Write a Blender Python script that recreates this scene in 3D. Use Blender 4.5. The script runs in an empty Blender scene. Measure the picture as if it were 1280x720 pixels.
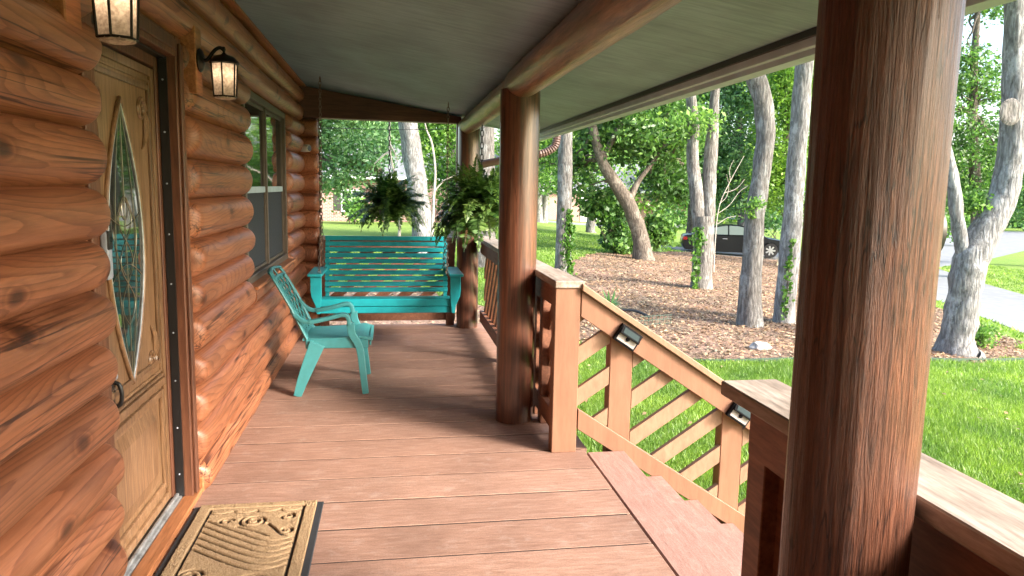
import bpy, bmesh, math, random
import numpy as np
from math import sin, cos, pi, radians, sqrt, atan2, tan, exp
from mathutils import Vector, Matrix, noise

random.seed(7); RNG = np.random.default_rng(7)
sc = bpy.context.scene
col = sc.collection
org = {}

# ------------------------------------------------------------------ camera
F_PX, HCAM = 924.0, 1.5
TH, PSI, RHO = radians(7.70), radians(9.41), radians(1.12)
cd = bpy.data.cameras.new('camera'); cam = bpy.data.objects.new('camera', cd); col.objects.link(cam)
cam.location = (0, 0, HCAM)
cam.rotation_euler = (Matrix.Rotation(-PSI, 4, 'Z') @ Matrix.Rotation(pi/2-TH, 4, 'X') @ Matrix.Rotation(RHO, 4, 'Z')).to_euler()
cd.sensor_width = 36; cd.lens = 36*F_PX/1280; cd.clip_start = 0.05; cd.clip_end = 2000
sc.camera = cam
_R = (Matrix.Rotation(-PSI, 3, 'Z') @ Matrix.Rotation(pi/2-TH, 3, 'X') @ Matrix.Rotation(RHO, 3, 'Z'))
def at(u, v, Y):
    """world point seen at photo pixel (u, v) lying at depth Y"""
    d = _R @ Vector(((u-640)/F_PX, (360-v)/F_PX, -1.0)); t = Y/d.y
    return Vector((d.x*t, Y, HCAM+d.z*t))
def pxm(Y): return Y/F_PX                      # metres per photo pixel at depth Y

# ------------------------------------------------------------------ materials
def newmat(name):
    m = bpy.data.materials.new(name); m.use_nodes = True
    nt = m.node_tree; nt.nodes.clear()
    out = nt.nodes.new('ShaderNodeOutputMaterial'); b = nt.nodes.new('ShaderNodeBsdfPrincipled')
    nt.links.new(b.outputs[0], out.inputs[0])
    return m, nt, b, out
def N(nt, t, **kw):
    n = nt.nodes.new(t)
    for k, v in kw.items():
        if k.startswith('i_'):
            n.inputs[k[2:].replace('_', ' ')].default_value = v
        else: setattr(n, k, v)
    return n
def L(nt, a, b): nt.links.new(a, b)
def ramp(nt, fac, stops):
    r = N(nt, 'ShaderNodeValToRGB'); e = r.color_ramp.elements
    while len(e) < len(stops): e.new(0.5)
    for q, (p, c) in zip(e, stops): q.position = p; q.color = (*c, 1)
    L(nt, fac, r.inputs[0]); return r
def mapping(nt, scale, src='Object', isl=0.0):
    tc = N(nt, 'ShaderNodeTexCoord'); mp = N(nt, 'ShaderNodeMapping'); mp.inputs['Scale'].default_value = scale
    L(nt, tc.outputs[src], mp.inputs['Vector'])
    if isl:
        g = N(nt, 'ShaderNodeNewGeometry'); mu = N(nt, 'ShaderNodeMath', operation='MULTIPLY'); mu.inputs[1].default_value = isl
        L(nt, g.outputs['Random Per Island'], mu.inputs[0])
        ad = N(nt, 'ShaderNodeVectorMath', operation='ADD'); L(nt, mp.outputs[0], ad.inputs[0]); L(nt, mu.outputs[0], ad.inputs[1])
        return ad.outputs[0], g
    return mp.outputs[0], None
def mixc(nt, fac, a, b, mode='MIX'):
    m = N(nt, 'ShaderNodeMix', data_type='RGBA', blend_type=mode)
    if isinstance(fac, (int, float)): m.inputs[0].default_value = fac
    else: L(nt, fac, m.inputs[0])
    for i, c in ((6, a), (7, b)):
        if isinstance(c, tuple): m.inputs[i].default_value = (*c, 1)
        else: L(nt, c, m.inputs[i])
    return m.outputs[2]
def bump(nt, b, h, strength, dist=0.01, prev=None):
    n = N(nt, 'ShaderNodeBump'); n.inputs['Strength'].default_value = strength; n.inputs['Distance'].default_value = dist
    L(nt, h, n.inputs['Height'])
    if prev is not None: L(nt, prev, n.inputs['Normal'])
    L(nt, n.outputs[0], b.inputs['Normal']); return n.outputs[0]

def m_wood(name, cols, grain=(30, 2, 30), rough=0.55, strength=0.35, knots=False, rings=False, cracks=0.0, isl=13.0, coat=0.0, var=0.18, fine=0.3, speck=0.0, dist=0.6):
    m, nt, b, out = newmat(name)
    v, g = mapping(nt, grain, isl=isl)
    n1 = N(nt, 'ShaderNodeTexNoise', i_Scale=1.0, i_Detail=6.0, i_Roughness=0.62, i_Distortion=dist); L(nt, v, n1.inputs['Vector'])
    fac = n1.outputs[0]
    if rings:
        v2, _ = mapping(nt, (grain[0]*.20, grain[1]*.34, grain[2]*.20), isl=isl)
        w = N(nt, 'ShaderNodeTexNoise', i_Scale=1.0, i_Detail=0.6, i_Roughness=.35); L(nt, v2, w.inputs['Vector'])
        sc1 = N(nt, 'ShaderNodeMath', operation='MULTIPLY'); L(nt, w.outputs[0], sc1.inputs[0]); sc1.inputs[1].default_value = 21.0
        sc2 = N(nt, 'ShaderNodeMath', operation='MULTIPLY_ADD'); L(nt, n1.outputs[0], sc2.inputs[0]); sc2.inputs[1].default_value = .5; L(nt, sc1.outputs[0], sc2.inputs[2])
        fr_ = N(nt, 'ShaderNodeMath', operation='FRACT'); L(nt, sc2.outputs[0], fr_.inputs[0])
        rings_c = ramp(nt, fr_.outputs[0], [(0.0, (1.08, 1.06, 1.05)), (.55, (1.0, 1.0, 1.0)), (.86, (.74, .68, .64)), (.95, (.68, .6, .56)), (1.0, (1.05, 1.04, 1.03))]).outputs[0]
    r = ramp(nt, fac, [(0.28, cols[0]), (0.5, cols[1]), (0.74, cols[2])])
    c = r.outputs[0]
    if rings: c = mixc(nt, rings if rings is not True else 1.0, c, mixc(nt, 1.0, c, rings_c, 'MULTIPLY'))
    # board to board / log to log variation, blotches of stain
    v3, _ = mapping(nt, (2.2, 1.2, 2.2), isl=isl)
    n3 = N(nt, 'ShaderNodeTexNoise', i_Scale=1.3, i_Detail=4.0); L(nt, v3, n3.inputs['Vector'])
    r3 = ramp(nt, n3.outputs[0], [(0.3, (1-var*1.6, 1-var*1.7, 1-var*1.7)), (0.7, (1+var, 1+var, 1+var))])
    c = mixc(nt, 1.0, c, r3.outputs[0], 'MULTIPLY')
    if g:
        r4 = ramp(nt, g.outputs['Random Per Island'], [(0.0, (1-var, 1-var, 1-var)), (0.5, (1.0, .97, .95)), (1.0, (1+var, 1+var*1.05, 1+var))])
        c = mixc(nt, 1.0, c, r4.outputs[0], 'MULTIPLY')
    vf, _ = mapping(nt, tuple(q*3.2 for q in grain), isl=isl)
    nf = N(nt, 'ShaderNodeTexNoise', i_Scale=1.0, i_Detail=4.0, i_Roughness=0.7); L(nt, vf, nf.inputs['Vector'])
    rf_ = ramp(nt, nf.outputs[0], [(0.33, (1-fine, 1-fine, 1-fine)), (0.62, (1+fine*.45,)*3)])
    c = mixc(nt, 1.0, c, rf_.outputs[0], 'MULTIPLY')
    if speck:
        vs0, _ = mapping(nt, (150, 150, 150)); ns = N(nt, 'ShaderNodeTexNoise', i_Scale=1.0, i_Detail=5.0, i_Roughness=0.75); L(nt, vs0, ns.inputs['Vector'])
        c = mixc(nt, 1.0, c, ramp(nt, ns.outputs[0], [(.34, (1-speck,)*3), (.5, (1, 1, 1)), (.66, (1+speck*.9,)*3)]).outputs[0], 'MULTIPLY')
        vs1, _ = mapping(nt, (9, 9, 9)); n4 = N(nt, 'ShaderNodeTexNoise', i_Scale=1.0, i_Detail=7.0, i_Roughness=0.7); L(nt, vs1, n4.inputs['Vector'])
        c = mixc(nt, ramp(nt, n4.outputs[0], [(.56, (0, 0, 0)), (.7, (.35, .35, .35))]).outputs[0], c, (.40, .31, .27))
    hs_ = N(nt, 'ShaderNodeMath', operation='MULTIPLY_ADD'); L(nt, nf.outputs[0], hs_.inputs[0]); hs_.inputs[1].default_value = .5; L(nt, n1.outputs[0], hs_.inputs[2])
    hb = hs_.outputs[0]
    if knots:
        vk, _ = mapping(nt, (3.0, 1.5, 2.9), isl=isl)
        sx = N(nt, 'ShaderNodeSeparateXYZ'); L(nt, vk, sx.inputs[0]); cx = N(nt, 'ShaderNodeCombineXYZ'); L(nt, sx.outputs[1], cx.inputs[0]); L(nt, sx.outputs[2], cx.inputs[1])
        vo = N(nt, 'ShaderNodeTexVoronoi', feature='F1', voronoi_dimensions='2D', i_Scale=1.0); L(nt, cx.outputs[0], vo.inputs['Vector'])
        rk = ramp(nt, vo.outputs['Distance'], [(0.03, (.16, .12, .10)), (0.06, (.5, .4, .36)), (0.085, (.95, .9, .85)), (0.10, (.72, .66, .62)), (0.14, (1, 1, 1))])
        c = mixc(nt, 0.85, c, rk.outputs[0], 'MULTIPLY')
    if cracks:
        vc, _ = mapping(nt, (grain[0]*.55, grain[1]*.16, grain[2]*.55), isl=isl*1.7)
        nc = N(nt, 'ShaderNodeTexNoise', i_Scale=1.0, i_Detail=3.0, i_Roughness=0.5); L(nt, vc, nc.inputs['Vector'])
        rc = ramp(nt, nc.outputs[0], [(0.482, (1, 1, 1)), (0.494, (.25, .2, .18)), (0.506, (.25, .2, .18)), (0.518, (1, 1, 1))])
        vm, _ = mapping(nt, (2.5, .6, 2.5), isl=isl*.7)
        nm = N(nt, 'ShaderNodeTexNoise', i_Scale=1.0, i_Detail=2.0); L(nt, vm, nm.inputs['Vector'])
        rm = ramp(nt, nm.outputs[0], [(0.42, (0, 0, 0)), (0.54, (cracks,)*3)])
        c = mixc(nt, rm.outputs[0], c, mixc(nt, 1.0, c, rc.outputs[0], 'MULTIPLY'))
    L(nt, c, b.inputs['Base Color']); b.inputs['Roughness'].default_value = rough
    if coat: b.inputs['Coat Weight'].default_value = coat; b.inputs['Coat Roughness'].default_value = 0.22
    bump(nt, b, hb, strength, 0.006)
    return m

def m_plain(name, c, rough=0.5, metal=0.0, nscale=14, var=0.12, strength=0.1, spec=0.5):
    m, nt, b, out = newmat(name)
    v, _ = mapping(nt, (nscale,)*3)
    n = N(nt, 'ShaderNodeTexNoise', i_Scale=1.0, i_Detail=5.0, i_Roughness=0.6); L(nt, v, n.inputs['Vector'])
    r = ramp(nt, n.outputs[0], [(0.3, tuple(x*(1-var) for x in c)), (0.7, tuple(min(1, x*(1+var)) for x in c))])
    L(nt, r.outputs[0], b.inputs['Base Color']); b.inputs['Roughness'].default_value = rough; b.inputs['Metallic'].default_value = metal
    b.inputs['Specular IOR Level'].default_value = spec
    if strength: bump(nt, b, n.outputs[0], strength, 0.004)
    return m

def m_leaf(name, c1, c2, c3, trans=0.35, rough=0.45, nscale=0.5):
    m, nt, b, out = newmat(name)
    g = N(nt, 'ShaderNodeNewGeometry')
    r = ramp(nt, g.outputs['Random Per Island'], [(0.0, c1), (0.55, c2), (1.0, c3)])
    v, _ = mapping(nt, (nscale,)*3)
    n = N(nt, 'ShaderNodeTexNoise', i_Scale=1.0, i_Detail=2.0); L(nt, v, n.inputs['Vector'])
    r2 = ramp(nt, n.outputs[0], [(0.32, (.62, .74, .7)), (0.68, (1.3, 1.22, .95))])
    c = mixc(nt, 1.0, r.outputs[0], r2.outputs[0], 'MULTIPLY')
    L(nt, c, b.inputs['Base Color']); b.inputs['Roughness'].default_value = rough
    t = N(nt, 'ShaderNodeBsdfTranslucent'); L(nt, mixc(nt, 1.0, c, (1.25, 1.35, .75), 'MULTIPLY'), t.inputs[0])
    mx = N(nt, 'ShaderNodeMixShader'); mx.inputs[0].default_value = trans
    L(nt, b.outputs[0], mx.inputs[1]); L(nt, t.outputs[0], mx.inputs[2]); L(nt, mx.outputs[0], out.inputs[0])
    return m

def m_bark(name, cd_, cl, scale=9, stretch=0.28, strength=0.9, patch=(.45, .47, .46), pamt=0.5):
    m, nt, b, out = newmat(name)
    v, _ = mapping(nt, (scale*2.2, scale*2.2, scale*stretch*1.5))
    vo = N(nt, 'ShaderNodeTexVoronoi', feature='DISTANCE_TO_EDGE', i_Scale=1.5); 
    nd = N(nt, 'ShaderNodeTexNoise', i_Scale=2.5, i_Detail=4.0); L(nt, v, nd.inputs['Vector'])
    mv = N(nt, 'ShaderNodeMix', data_type='VECTOR'); mv.inputs[0].default_value = 0.4
    L(nt, v, mv.inputs[4]); L(nt, nd.outputs[1], mv.inputs[5]); L(nt, mv.outputs[1], vo.inputs['Vector'])
    n = N(nt, 'ShaderNodeTexNoise', i_Scale=2.0, i_Detail=8.0, i_Roughness=0.7); L(nt, v, n.inputs['Vector'])
    r = ramp(nt, n.outputs[0], [(0.3, cd_), (0.65, cl)])
    re = ramp(nt, vo.outputs['Distance'], [(0.0, (.5, .48, .46)), (0.2, (1, 1, 1))])
    c = mixc(nt, 0.75, r.outputs[0], re.outputs[0], 'MULTIPLY')
    v2, _ = mapping(nt, (2.6, 2.6, 1.6))
    n2 = N(nt, 'ShaderNodeTexNoise', i_Scale=1.5, i_Detail=7.0, i_Roughness=0.75); L(nt, v2, n2.inputs['Vector'])
    rp = ramp(nt, n2.outputs[0], [(0.52, (0, 0, 0)), (0.6, (pamt,)*3)])
    c = mixc(nt, rp.outputs[0], c, patch)
    L(nt, c, b.inputs['Base Color']); b.inputs['Roughness'].default_value = 0.9; b.inputs['Specular IOR Level'].default_value = 0.2
    mh = N(nt, 'ShaderNodeMath', operation='ADD'); L(nt, n.outputs[0], mh.inputs[0]); L(nt, vo.outputs['Distance'], mh.inputs[1])
    bump(nt, b, mh.outputs[0], strength, 0.03)
    return m

M = {}
M['log'] = m_wood('log stain', [(.245, .088, .039), (.31, .118, .055), (.37, .152, .077)], (34, 2.0, 34), 0.45, 0.25, knots=True, rings=True, cracks=1.0, coat=0.08, var=0.14, fine=.16)
M['post'] = m_wood('post stain', [(.075, .026, .014), (.135, .049, .026), (.205, .080, .042)], (120, 120, 6.5), 0.45, 1.0, cracks=1.0, isl=0, coat=0.22, var=0.22, fine=.45, dist=1.6)
M['beam'] = m_wood('beam stain', [(.10, .040, .021), (.225, .096, .050), (.36, .18, .105)], (34, 2.2, 34), 0.38, 0.7, knots=True, isl=0, coat=0.3, var=0.16, fine=.4)
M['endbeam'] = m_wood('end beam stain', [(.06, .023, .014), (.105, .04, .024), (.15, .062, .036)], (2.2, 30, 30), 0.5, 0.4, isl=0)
M['deck'] = m_wood('deck paint', [(.20, .108, .076), (.255, .146, .107), (.315, .198, .154)], (7, 46, 46), 0.74, 0.4, isl=17, var=0.10, fine=.14, speck=.2)
M['step'] = m_wood('step paint', [(.235, .128, .103), (.28, .156, .127), (.325, .192, .158)], (40, 7, 40), 0.78, 0.3, isl=9, var=0.05, fine=.1, speck=.22)
M['rail_y'] = m_wood('rail paint', [(.18, .084, .048), (.207, .099, .058), (.23, .113, .068)], (22, 22, 3), 0.55, 0.12, isl=7, var=0.06, fine=.08)
M['rail_slat'] = m_wood('sun bleached rail slats', [(.19, .108, .066), (.235, .138, .086), (.27, .165, .106)], (22, 22, 8), 0.6, 0.12, isl=7, var=0.08, fine=.1)
M['post_gloss'] = m_wood('varnished post stain', [(.034, .012, .008), (.098, .034, .018), (.165, .062, .033)], (40, 40, 2.0), 0.34, 0.35, cracks=0.7, isl=0, coat=0.7, var=0.2, fine=.25)
M['cap'] = m_wood('weathered rail cap', [(.20, .15, .12), (.32, .26, .22), (.44, .385, .345)], (22, 3, 22), 0.6, 0.25, isl=5, var=0.16)
M['rail_dark'] = m_wood('brown rail paint', [(.13, .05, .03), (.20, .083, .046), (.26, .115, .066)], (22, 3, 22), 0.55, 0.12, isl=7, var=0.1)
M['trim'] = m_wood('door trim stain', [(.075, .027, .014), (.135, .05, .025), (.20, .082, .042)], (40, 40, 2.5), 0.5, 0.25, isl=9, coat=0.08)
M['basetrim'] = m_wood('base trim stain', [(.24, .085, .03), (.36, .14, .055), (.44, .19, .085)], (30, 2.5, 30), 0.5, 0.25, isl=9)
M['chink'] = m_plain('chinking', (.30, .125, .055), 0.7, nscale=30, var=.25)
M['oak'] = m_wood('golden oak', [(.12, .062, .029), (.23, .128, .064), (.335, .212, .122)], (46, 46, 3.2), 0.36, 0.18, isl=11, coat=0.4, var=0.16)
M['ceil'] = m_wood('grey green ceiling paint', [(.16, .235, .285), (.21, .30, .36), (.25, .345, .405)], (2.4, 30, 10), 0.6, 0.4, isl=0, var=0.14, fine=.12)
M['fascia'] = m_plain('fascia paint', (.40, .50, .57), .55, nscale=6, var=.12)
M['roof'] = m_plain('roof shingles', (.10, .095, .09), .9, nscale=12, var=.3, strength=.5)
M['teal'] = m_plain('teal paint', (.008, .265, .305), .38, nscale=10, var=.14, strength=.08)
M['tealchair'] = m_plain('teal plastic', (.045, .215, .225), .42, nscale=25, var=.08, strength=.05)
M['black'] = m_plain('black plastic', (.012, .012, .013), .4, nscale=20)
M['iron'] = m_plain('dark iron', (.02, .017, .015), .45, metal=.6, nscale=30)
M['chain'] = m_plain('rusty steel', (.20, .15, .12), .45, metal=.8, nscale=60, var=.4)
M['white'] = m_plain('white plastic', (.72, .73, .72), .4, nscale=6, var=.04)
M['lightpanel'] = m_plain('grey reflector', (.34, .31, .31), .35, nscale=8)
M['matte_black'] = m_plain('matte black plastic', (.010, .010, .011), .9, spec=.05, nscale=20)
M['silver'] = m_plain('silver plastic', (.33, .37, .45), .35, nscale=6, var=.05)
M['alu'] = m_plain('aluminium', (.42, .43, .44), .45, metal=.7, nscale=25, var=.35)
M['came'] = m_plain('brass came', (.40, .36, .26), .3, metal=.8, nscale=20)
M['wframe'] = m_plain('bronze window frame', (.10, .078, .06), .5, nscale=20)
M['screen'] = m_plain('insect screen', (.026, .032, .040), .85, nscale=300, var=.3, strength=.3)
M['seam_shade'] = m_plain('dirt in board gaps', (.022, .012, .01), .95, nscale=30, var=.3)  # near black colour stands in for shade inside the board gaps
M['rubber'] = m_plain('rubber', (.018, .02, .024), .7, nscale=40)
M['brown_metal'] = m_plain('brown gutter paint', (.085, .048, .038), .45, nscale=8)
M['asphalt'] = m_plain('asphalt', (.20, .21, .225), .85, nscale=3, var=.15, strength=.3)
M['shutter'] = m_plain('dark shutter', (.05, .045, .04), .6)
M['garage'] = m_plain('white garage door', (.72, .74, .76), .5, nscale=2, var=.04)
M['groof'] = m_plain('grey shingles', (.17, .18, .19), .9, nscale=8, var=.25, strength=.5)
M['rock'] = m_plain('pale rock', (.33, .32, .31), .85, nscale=8, var=.3, strength=.8)
M['stake'] = m_plain('bare wood stake', (.62, .52, .33), .8, nscale=8)
M['edging'] = m_plain('green edging', (.035, .07, .05), .6, nscale=12)
M['carpaint'] = m_plain('black car paint', (.004, .0045, .006), .22, nscale=3, var=.05, strength=0, spec=.3)
M['tyre'] = m_plain('tyre', (.015, .015, .015), .8)
M['rim'] = m_plain('alloy', (.62, .63, .65), .28, metal=.85)
M['redlens'] = m_plain('red lens', (.25, .01, .01), .2)
M['clearlens'] = m_plain('clear lens', (.7, .72, .75), .12)
M['bark'] = m_bark('grey bark', (.075, .068, .064), (.27, .26, .25), 8, .25, 1.0, (.37, .39, .39), .5)
M['barkpale'] = m_bark('pale bark', (.10, .098, .098), (.34, .34, .345), 7, .28, 1.0, (.46, .47, .48), .6)
M['barkbrown'] = m_bark('brown bark', (.075, .060, .050), (.195, .165, .14), 8, .3, .9, (.36, .33, .28), .4)
M['twig'] = m_plain('twig', (.34, .31, .27), .85, nscale=20, var=.3)

def m_glass(name, tint, rough=.03, spec=1.0, ior=1.9, wav=0.0):
    m, nt, b, out = newmat(name)
    b.inputs['Base Color'].default_value = (*tint, 1); b.inputs['Roughness'].default_value = rough
    b.inputs['IOR'].default_value = ior; b.inputs['Specular IOR Level'].default_value = .5
    v, _ = mapping(nt, (7, 7, 7)); n = N(nt, 'ShaderNodeTexNoise', i_Scale=1.0, i_Detail=1.0); L(nt, v, n.inputs['Vector'])
    if wav: bump(nt, b, n.outputs[0], wav, .01)
    return m
M['glass'] = m_glass('window glass', (.012, .016, .018), wav=.02, ior=2.1)
M['doorglass'] = m_glass('door glass', (.02, .03, .028), ior=2.3, wav=.05)
M['carglass'] = m_glass('car glass', (.16, .20, .19), ior=1.8)
M['solar'] = m_plain('solar panel', (.022, .034, .036), .7, spec=.08, nscale=30)

def m_brick(name):
    m, nt, b, out = newmat(name)
    tc = N(nt, 'ShaderNodeTexCoord'); sx = N(nt, 'ShaderNodeSeparateXYZ'); L(nt, tc.outputs['Object'], sx.inputs[0])
    ad = N(nt, 'ShaderNodeMath', operation='ADD'); L(nt, sx.outputs[0], ad.inputs[0]); L(nt, sx.outputs[1], ad.inputs[1])
    cx = N(nt, 'ShaderNodeCombineXYZ'); L(nt, ad.outputs[0], cx.inputs[0]); L(nt, sx.outputs[2], cx.inputs[1])
    br = N(nt, 'ShaderNodeTexBrick', i_Scale=1.0, i_Mortar_Size=0.012); br.inputs['Brick Width'].default_value = .24; br.inputs['Row Height'].default_value = .085
    br.inputs['Color1'].default_value = (.36, .17, .13, 1); br.inputs['Color2'].default_value = (.27, .12, .10, 1); br.inputs['Mortar'].default_value = (.48, .43, .39, 1)
    L(nt, cx.outputs[0], br.inputs['Vector']); L(nt, br.outputs[0], b.inputs['Base Color']); b.inputs['Roughness'].default_value = .9
    return m
M['brick'] = m_brick('brick')
M['leaf_dark'] = m_leaf('dark leaves', (.042, .105, .032), (.08, .185, .05), (.16, .30, .08), .4)
M['leaf_mid'] = m_leaf('mid leaves', (.075, .17, .045), (.135, .28, .07), (.26, .42, .12), .46)
M['leaf_lime'] = m_leaf('lime leaves', (.09, .19, .03), (.155, .30, .05), (.26, .42, .085), .46)
M['leaf_blue'] = m_leaf('blue green leaves', (.07, .155, .08), (.12, .255, .12), (.24, .40, .20), .42)
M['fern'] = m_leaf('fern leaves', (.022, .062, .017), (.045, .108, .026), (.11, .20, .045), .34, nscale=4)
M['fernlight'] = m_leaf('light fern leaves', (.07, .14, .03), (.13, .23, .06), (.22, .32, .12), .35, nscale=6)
M['ivy'] = m_leaf('ivy leaves', (.05, .13, .02), (.09, .21, .035), (.16, .31, .06), .35)
M['grass'] = m_leaf('grass blades', (.12, .22, .04), (.18, .30, .06), (.28, .39, .10), .42, nscale=1.2)
M['litter'] = m_leaf('dead leaves', (.15, .085, .055), (.32, .21, .15), (.50, .38, .30), .05, .8, nscale=1.5)

def m_lawn():
    m, nt, b, out = newmat('lawn')
    v, _ = mapping(nt, (1, 1, 1))
    n = N(nt, 'ShaderNodeTexNoise', i_Scale=60.0, i_Detail=6.0, i_Roughness=.7); L(nt, v, n.inputs['Vector'])
    r = ramp(nt, n.outputs[0], [(.3, (.10, .17, .035)), (.5, (.18, .28, .06)), (.72, (.28, .38, .10))])
    n2 = N(nt, 'ShaderNodeTexNoise', i_Scale=.35, i_Detail=5.0); L(nt, v, n2.inputs['Vector'])
    r2 = ramp(nt, n2.outputs[0], [(.35, (.85, .92, .8)), (.65, (1.2, 1.1, 1.1))])
    L(nt, mixc(nt, 1.0, r.outputs[0], r2.outputs[0], 'MULTIPLY'), b.inputs['Base Color']); b.inputs['Roughness'].default_value = .85
    b.inputs['Specular IOR Level'].default_value = .15
    bump(nt, b, n.outputs[0], .8, .04); return m
M['lawn'] = m_lawn()
def m_mulch():
    m, nt, b, out = newmat('mulch')
    v, _ = mapping(nt, (1, 1, 1))
    n = N(nt, 'ShaderNodeTexNoise', i_Scale=28.0, i_Detail=8.0, i_Roughness=.75); L(nt, v, n.inputs['Vector'])
    r = ramp(nt, n.outputs[0], [(.3, (.145, .092, .07)), (.5, (.31, .21, .16)), (.7, (.52, .41, .335))])
    n2 = N(nt, 'ShaderNodeTexNoise', i_Scale=.8, i_Detail=5.0); L(nt, v, n2.inputs['Vector'])
    r2 = ramp(nt, n2.outputs[0], [(.35, (.7, .72, .72)), (.65, (1.2, 1.12, 1.1))])
    L(nt, mixc(nt, 1.0, r.outputs[0], r2.outputs[0], 'MULTIPLY'), b.inputs['Base Color']); b.inputs['Roughness'].default_value = .95
    b.inputs['Specular IOR Level'].default_value = .1
    bump(nt, b, n.outputs[0], 1.0, .05); return m
M['mulch'] = m_mulch()
def m_coir():
    m, nt, b, out = newmat('coir')
    v, _ = mapping(nt, (1, 1, 1))
    n = N(nt, 'ShaderNodeTexNoise', i_Scale=260.0, i_Detail=4.0, i_Roughness=.7); L(nt, v, n.inputs['Vector'])
    r = ramp(nt, n.outputs[0], [(.3, (.22, .13, .065)), (.5, (.44, .29, .165)), (.7, (.64, .48, .31))])
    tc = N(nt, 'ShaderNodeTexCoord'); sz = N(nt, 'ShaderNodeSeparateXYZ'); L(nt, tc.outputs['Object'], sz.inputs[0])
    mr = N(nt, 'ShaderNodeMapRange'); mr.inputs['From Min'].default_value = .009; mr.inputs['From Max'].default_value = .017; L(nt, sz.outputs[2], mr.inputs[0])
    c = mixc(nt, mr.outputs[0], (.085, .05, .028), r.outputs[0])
    L(nt, c, b.inputs['Base Color']); b.inputs['Roughness'].default_value = .95; b.inputs['Specular IOR Level'].default_value = .1
    bump(nt, b, n.outputs[0], 1.0, .01); return m
M['coir'] = m_coir()
def m_lampglass():
    m, nt, b, out = newmat('seeded lamp glass')
    v, _ = mapping(nt, (90, 90, 90))
    n = N(nt, 'ShaderNodeTexNoise', i_Scale=1.0, i_Detail=3.0); L(nt, v, n.inputs['Vector'])
    t = N(nt, 'ShaderNodeBsdfTranslucent'); L(nt, ramp(nt, n.outputs[0], [(.35, (.42, .34, .29)), (.65, (.8, .72, .64))]).outputs[0], t.inputs[0])
    b.inputs['Base Color'].default_value = (.55, .46, .38, 1); b.inputs['Roughness'].default_value = .2
    bump(nt, b, n.outputs[0], .5, .004)
    mx = N(nt, 'ShaderNodeMixShader'); mx.inputs[0].default_value = .7
    L(nt, b.outputs[0], mx.inputs[1]); L(nt, t.outputs[0], mx.inputs[2]); L(nt, mx.outputs[0], out.inputs[0]); return m
M['lampglass'] = m_lampglass()
def m_emit(name, c, s):
    m, nt, b, out = newmat(name); e = N(nt, 'ShaderNodeEmission'); e.inputs[0].default_value = (*c, 1); e.inputs[1].default_value = s
    L(nt, e.outputs[0], out.inputs[0]); return m
M['bulb'] = m_emit('lit bulb', (1, .74, .48), 3.2)

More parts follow.
